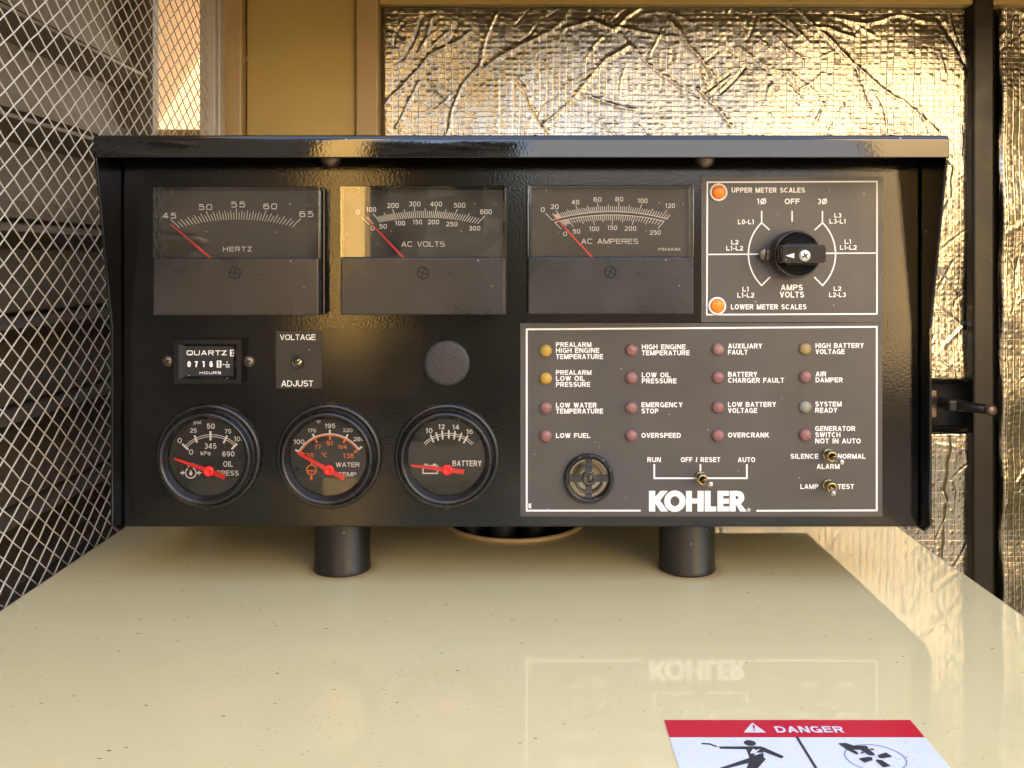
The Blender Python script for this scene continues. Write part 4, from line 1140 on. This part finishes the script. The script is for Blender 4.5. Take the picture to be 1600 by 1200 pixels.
# --- alarm annunciator plate
PA = -.0009
mb = MB(); mb.pbox(813, 505, 1378.5, 807, PA, -.0001)
pen = Pen(mb, front(PA), 1, .00006)
pen.line([(1001, 797.8), (823, 797.8), (823, 514.6), (1369.8, 510.6), (1369.8, 797.4), (1182, 798)], 2.7)
TX = [('PREALARM', 868.7, 924, 534.6, 542.1), ('HIGH ENGINE', 868.7, 936.4, 543.6, 551.2), ('TEMPERATURE', 868.7, 942.3, 553.2, 561), ('PREALARM', 868.7, 924, 578.3, 585.6), ('LOW OIL', 868.7, 913.9, 587.4, 595), ('PRESSURE', 868.7, 922.1, 596.8, 604.4),
 ('LOW WATER', 868.7, 932.2, 629.2, 636.8), ('TEMPERATURE', 868.7, 942.3, 638.4, 646.2), ('LOW FUEL', 868.7, 922.4, 676.7, 684.3), ('HIGH ENGINE', 1002.8, 1071.2, 538, 545.7), ('TEMPERATURE', 1002.8, 1077.4, 547.4, 555.1), ('LOW OIL', 1002.8, 1047.7, 582, 589.7), ('PRESSURE', 1002.8, 1057, 591.3, 599),
 ('EMERGENCY', 1002.3, 1066.3, 628.5, 636.2), ('STOP', 1002.3, 1028.6, 638.3, 646), ('OVERSPEED', 1002.3, 1063.7, 676.3, 684), ('AUXILIARY', 1137.5, 1190.8, 536.7, 544.4), ('FAULT', 1137.5, 1168.3, 546.5, 554), ('BATTERY', 1137.5, 1183, 581, 588.6), ('CHARGER FAULT', 1137.5, 1225.1, 590.3, 598),
 ('LOW BATTERY', 1137.5, 1212.5, 628, 635.7), ('VOLTAGE', 1137.5, 1183, 637.5, 645.2), ('OVERCRANK', 1137.5, 1201.6, 675.8, 683.5), ('HIGH BATTERY', 1274.2, 1349.7, 536, 543.7), ('VOLTAGE', 1274.2, 1319.7, 545.5, 553.2), ('AIR', 1274.2, 1291, 580.4, 588.1), ('DAMPER', 1274.2, 1316.6, 589.7, 597.4),
 ('SYSTEM', 1273.7, 1314.8, 627.4, 635.1), ('READY', 1273.7, 1308.3, 637, 644.7), ('GENERATOR', 1273.7, 1336.3, 665.7, 673.4), ('SWITCH', 1273.7, 1313, 675.4, 683), ('NOT IN AUTO', 1273.7, 1344.8, 685, 692.8), ('SILENCE', 1235.2, 1278.6, 709, 716.8), ('NORMAL', 1309, 1352.3, 709, 716.7), ('ALARM', 1276, 1311.7, 724.8, 732.6),
 ('LAMP', 1250.5, 1278.6, 756.3, 763.9), ('TEST', 1309, 1334.2, 756.3, 763.9), ('RUN', 1011.5, 1032.5, 714.3, 722), ('OFF / RESET', 1063.8, 1125.4, 714.3, 722), ('AUTO', 1152.8, 1180, 714.3, 722)]
for tx, *b in TX: pen.text(tx, *b, .19, 2.05, .12)
pen.line([(1022.3, 725.3), (1022.3, 747.2), (1166.9, 747.2), (1166.9, 725.3)], 2.5); pen.line([(1094.4, 725.3), (1094.4, 742)], 2.5)
# maker's name in heavy capitals
Uk = lambda u, v_: (1000 + u / 8, 700 + v_ / 8)
kp = lambda pts: pen.poly([[Uk(*p) for p in pts]])
kp([(112, 535), (190, 535), (190, 612), (256, 535), (345, 535), (250, 655), (350, 793), (258, 793), (190, 690), (190, 793), (112, 793)])
ci = lambda rx, ry: [Uk(436 + rx * math.cos(2 * math.pi * i / 48), 664 + ry * math.sin(2 * math.pi * i / 48)) for i in range(48)]
pen.poly([ci(133, 134), ci(57, 62)])
kp([(575, 535), (648, 535), (648, 630), (718, 630), (718, 535), (795, 535), (795, 793), (718, 793), (718, 693), (648, 693), (648, 793), (575, 793)])
kp([(808, 535), (882, 535), (882, 730), (952, 730), (952, 793), (808, 793)])
kp([(968, 535), (1110, 535), (1110, 597), (1040, 597), (1040, 632), (1110, 632), (1110, 695), (1040, 695), (1040, 730), (1116, 730), (1116, 793), (968, 793)])
bowl = [(1215, 535), (1250, 541), (1280, 558), (1298, 588), (1304, 622), (1296, 658), (1272, 688), (1258, 698)]
hole = [(1195, 597), (1212, 598), (1226, 606), (1231, 620), (1226, 634), (1212, 641), (1195, 642)]
pen.poly([[Uk(*p) for p in [(1121, 535)] + bowl + [(1336, 793), (1250, 793), (1195, 700), (1195, 793), (1121, 793)]], [Uk(*p) for p in hole]])
pen.line([Uk(1360 + 20 * math.cos(2 * math.pi * i / 20), 773 + 20 * math.sin(2 * math.pi * i / 20)) for i in range(20)], .55, True)
p, q = Uk(1352, 762), Uk(1369, 784); pen.text('R', p[0], q[0], p[1], q[1], .22, m=1)
pen.poly([[(825.8, 786.6), (827.6, 786.6), (827.6, 789.2), (828.8, 786.6), (830.6, 786.6), (829.2, 790), (830.6, 794), (828.8, 794), (827.6, 791), (827.6, 794), (825.8, 794)]])
ap = mb.build('alarm_plate', [M['plate'], M['white']], cb)

RES = {'red': (resin('red_resin', (.36, .18, .17)), mat('red_diode', (.45, .05, .06), .5)),
       'yellow': (resin('yellow_resin', (.60, .40, .08)), mat('yellow_diode', (.62, .33, .02), .5)),
       'amber': (resin('amber_resin', (.46, .34, .15)), mat('amber_diode', (.55, .33, .05), .5)),
       'clear': (resin('clear_resin', (.38, .37, .27)), mat('green_grey_diode', (.28, .28, .17), .5)),
       'pink': (resin('pink_resin', (.42, .24, .21)), mat('faded_diode', (.36, .14, .12), .5))}
grid = [(853, (547.8, 591, 637, 680.6), ('yellow', 'yellow', 'red', 'red')), (986.5, (546.5, 590, 636.7, 680), ('red',) * 4),
        (1121.5, (545.7, 589.4, 636, 680), ('pink', 'red', 'red', 'red')), (1257.7, (545, 588.6, 635.7, 679.3), ('amber', 'red', 'clear', 'red'))]
LBL = {'yellow': 'yellow indicator lamp', 'amber': 'dull amber indicator lamp', 'clear': 'clear greenish indicator lamp', 'red': None, 'pink': None}
for x, ys, cs in grid:
    for y, c in zip(ys, cs):
        p = W(x, y, PA); r_ = 9.7 * S
        mb = MB(); mb.lathe([(r_, .0001), (r_, .0007)] + [(r_ * math.cos(R(a)), .0007 + r_ * .62 * math.sin(R(a))) for a in (15, 30, 45, 60, 75)] + [(0, .0007 + r_ * .62)], p, (0, -1, 0), 32)
        o = mb.build('indicator_lamp', RES[c][0], cb, origin=p, label=LBL[c])
        rr = r_ * .62
        mb = MB(); mb.lathe([(rr, .0002), (rr * .96, .0008), (rr * .7, .0015), (rr * .3, .0018), (0, .0019)], p + Vector((random.uniform(-.0003, .0003), 0, random.uniform(-.0003, .0003))), (0, -1, 0), 20)
        mb.build('diode', RES[c][1], o, origin=p)

# --- buzzer
p = W(919.6, 746.7, PA); q = S
mb = MB()
mb.lathe([(38.5 * q, .0001), (38.8 * q, .0022), (37.5 * q, .0030), (32.5 * q, .0030), (31 * q, .0022), (30.4 * q, -.0030 + .0031)], p, (0, -1, 0), 72)
for i in range(12):       # lugs round the rim
    a_ = R(i * 30 + 8); c_ = p + Vector((math.cos(a_) * 35 * q, -.0031, math.sin(a_) * 35 * q))
    t_ = Vector((-math.sin(a_), 0, math.cos(a_))); r__ = Vector((math.cos(a_), 0, math.sin(a_)))
    mb.prism([c_ + t_ * 6.4 * q * i_ + r__ * 2.0 * q * j_ for i_, j_ in ((-1, -1), (1, -1), (1, 1), (-1, 1))], (0, -.0006, 0))
bz = mb.build('alarm_buzzer', M['body'], cb, origin=p)
mb = MB(); mb.lathe([(30.3 * q, .0006), (26 * q, .0004), (22 * q, .0009), (10 * q, .0004), (0, .0004)], p, (0, -1, 0), 48)
mb.build('sounder_disc', mat('brass_disc', (.24, .20, .13), .12, 1.0), bz, origin=p)
mb = MB()
for r0, r1 in ((20, 23), (6, 11)):
    mb.lathe([(r0 * q, .0014), (r0 * q, .0020), (r1 * q, .0020), (r1 * q, .0014)], p, (0, -1, 0), 48)
mb.lathe([(3.4 * q, .0016), (2.6 * q, .0026), (0, .0028)], p, (0, -1, 0), 24)
for k in range(4):
    a_ = R(k * 90); t_ = Vector((-math.sin(a_), 0, math.cos(a_))); r__ = Vector((math.cos(a_), 0, math.sin(a_)))
    for r0, r1 in ((11.02, 19.98), (23.02, 30.4)):
        mb.prism([p + Vector((0, -.0014, 0)) + r__ * q * rr + t_ * q * j_ * 5 for rr, j_ in ((r0, -1), (r1, -1), (r1, 1), (r0, 1))], (0, -.00055, 0))
mb.build('grille', painted('black_grille', (.03, .029, .028), .3, dust=.01), bz, origin=p)

# --- toggle switches
def toggle(bx, by, tipx, tipy, label):
    p = W(bx, by, PA)
    mb = MB(); q = S
    mb.lathe([(9.2 * q, .0001), (9.2 * q, .0014), (8.0 * q, .0016), (7.6 * q, .0018)] + [((7.7 if k % 2 else 7.1) * q, .0020 + k * .0004) for k in range(12)] + [(7.6 * q, .0070), (6.6 * q, .0073), (5.4 * q, .0070), (5.0 * q, .0050), (0, .0048)], p, (0, -1, 0), 32, ms=None)
    o = mb.build('toggle_switch', M['brass'], cb, origin=p, label=label)
    mb = MB(); tip = W(tipx, tipy, -.0225); b_ = p + Vector((0, -.0050, 0)); d = tip - b_
    mb.tube([b_, b_ + d * .3, b_ + d * .6, b_ + d * .86, b_ + d * .96, tip], [.0010, .00105, .0013, .0017, .0016, .0008], 16)
    mb.build('lever', M['steel'], o, origin=p)
toggle(1094.4, 745, 1111.5, 757, 'toggle switch under the off reset wording')
toggle(1293.5, 709.5, 1316.5, 722.5, 'toggle switch between silence and normal wording')
toggle(1293.5, 757, 1302, 771.5, 'toggle switch between lamp and test wording')

# ------------------------------------------------------------------ unseen objects added behind the viewer to shape the reflections
hd = MB()
pr = np.random.default_rng(3)
nx_, nz_ = 60, 22
vs = []
for j in range(nz_):
    for i in range(nx_):
        vs.append((-7 + 7.0 * i / (nx_ - 1), -5.2 + pr.uniform(-.22, .22), GZ + 2.6 * j / (nz_ - 1) + pr.uniform(-.08, .08)))
hd.add(vs, [(j * nx_ + i, j * nx_ + i + 1, (j + 1) * nx_ + i + 1, (j + 1) * nx_ + i) for j in range(nz_ - 1) for i in range(nx_ - 1)])
hd.box(-7, 0, -6.2, -5.45, GZ, GZ + 2.55)
hd.build('hedge', mat('hedge_leaves', (.007, .009, .005), .8), label='added unseen dark hedge facing the open side of the enclosure', cat='hedge')  # dark mass added to darken reflections on the left
dr = empty('reflection_door', (-.62, -1.5, GZ), label='unseen dark screen added beside a sunlit tan door edge standing before the hedge', cat='door')
mb = MB(); mb.box(-2.6, -.47, -1.54, -1.50, GZ + .1, 1.3); mb.build('dark_screen', mat('dark_screen_black', (.005, .005, .005), .8), dr)  # dark screen added so the left of the panel reflects black
mb = MB(); mb.box(-.437, -.342, -1.56, -1.49, -.20, 1.3); mb.build('door_edge', tanpaint('sunlit_tan_door', (.64, .43, .14), .5), dr)

mb = MB(); mb.box(.76, 1.35, -1.54, -1.50, -.24, 1.3)  # tan leaf added, its lower edge cut to shape the warm reflection
mb.build('reflection_door', tanpaint('sunlit_tan_door_right', (.50, .39, .22), .5), label='added unseen tan door leaf standing before the added low brown wall', cat='door')

bl = empty('backdrop', (2.5, -5.6, GZ), label='added unseen grey blue building wall in sun facing the open side of the enclosure', cat='backdrop')
mb = MB(); mb.box(.05, 6, -6.2, -5.2, GZ, 2.6)  # invented wall, hides the bright sky from the hood lip's reflection
mb.build('wall', tanpaint('grey_blue_render', (.19, .225, .30), .9), bl)
mb = MB(); mb.box(-.05, 6.1, -6.3, -5.1, 2.602, 2.75); mb.build('parapet', tanpaint('grey_coping', (.30, .30, .30), .8), bl)

mb = MB(); mb.box(.06, 6, -5.08, -4.9, GZ, .46)  # low wall added to darken what the meter glass reflects
mb.build('added_low_wall', tanpaint('dark_brown_brick', (.030, .025, .021), .9), label='added unseen low dark brown wall in front of the grey blue building', cat='wall')
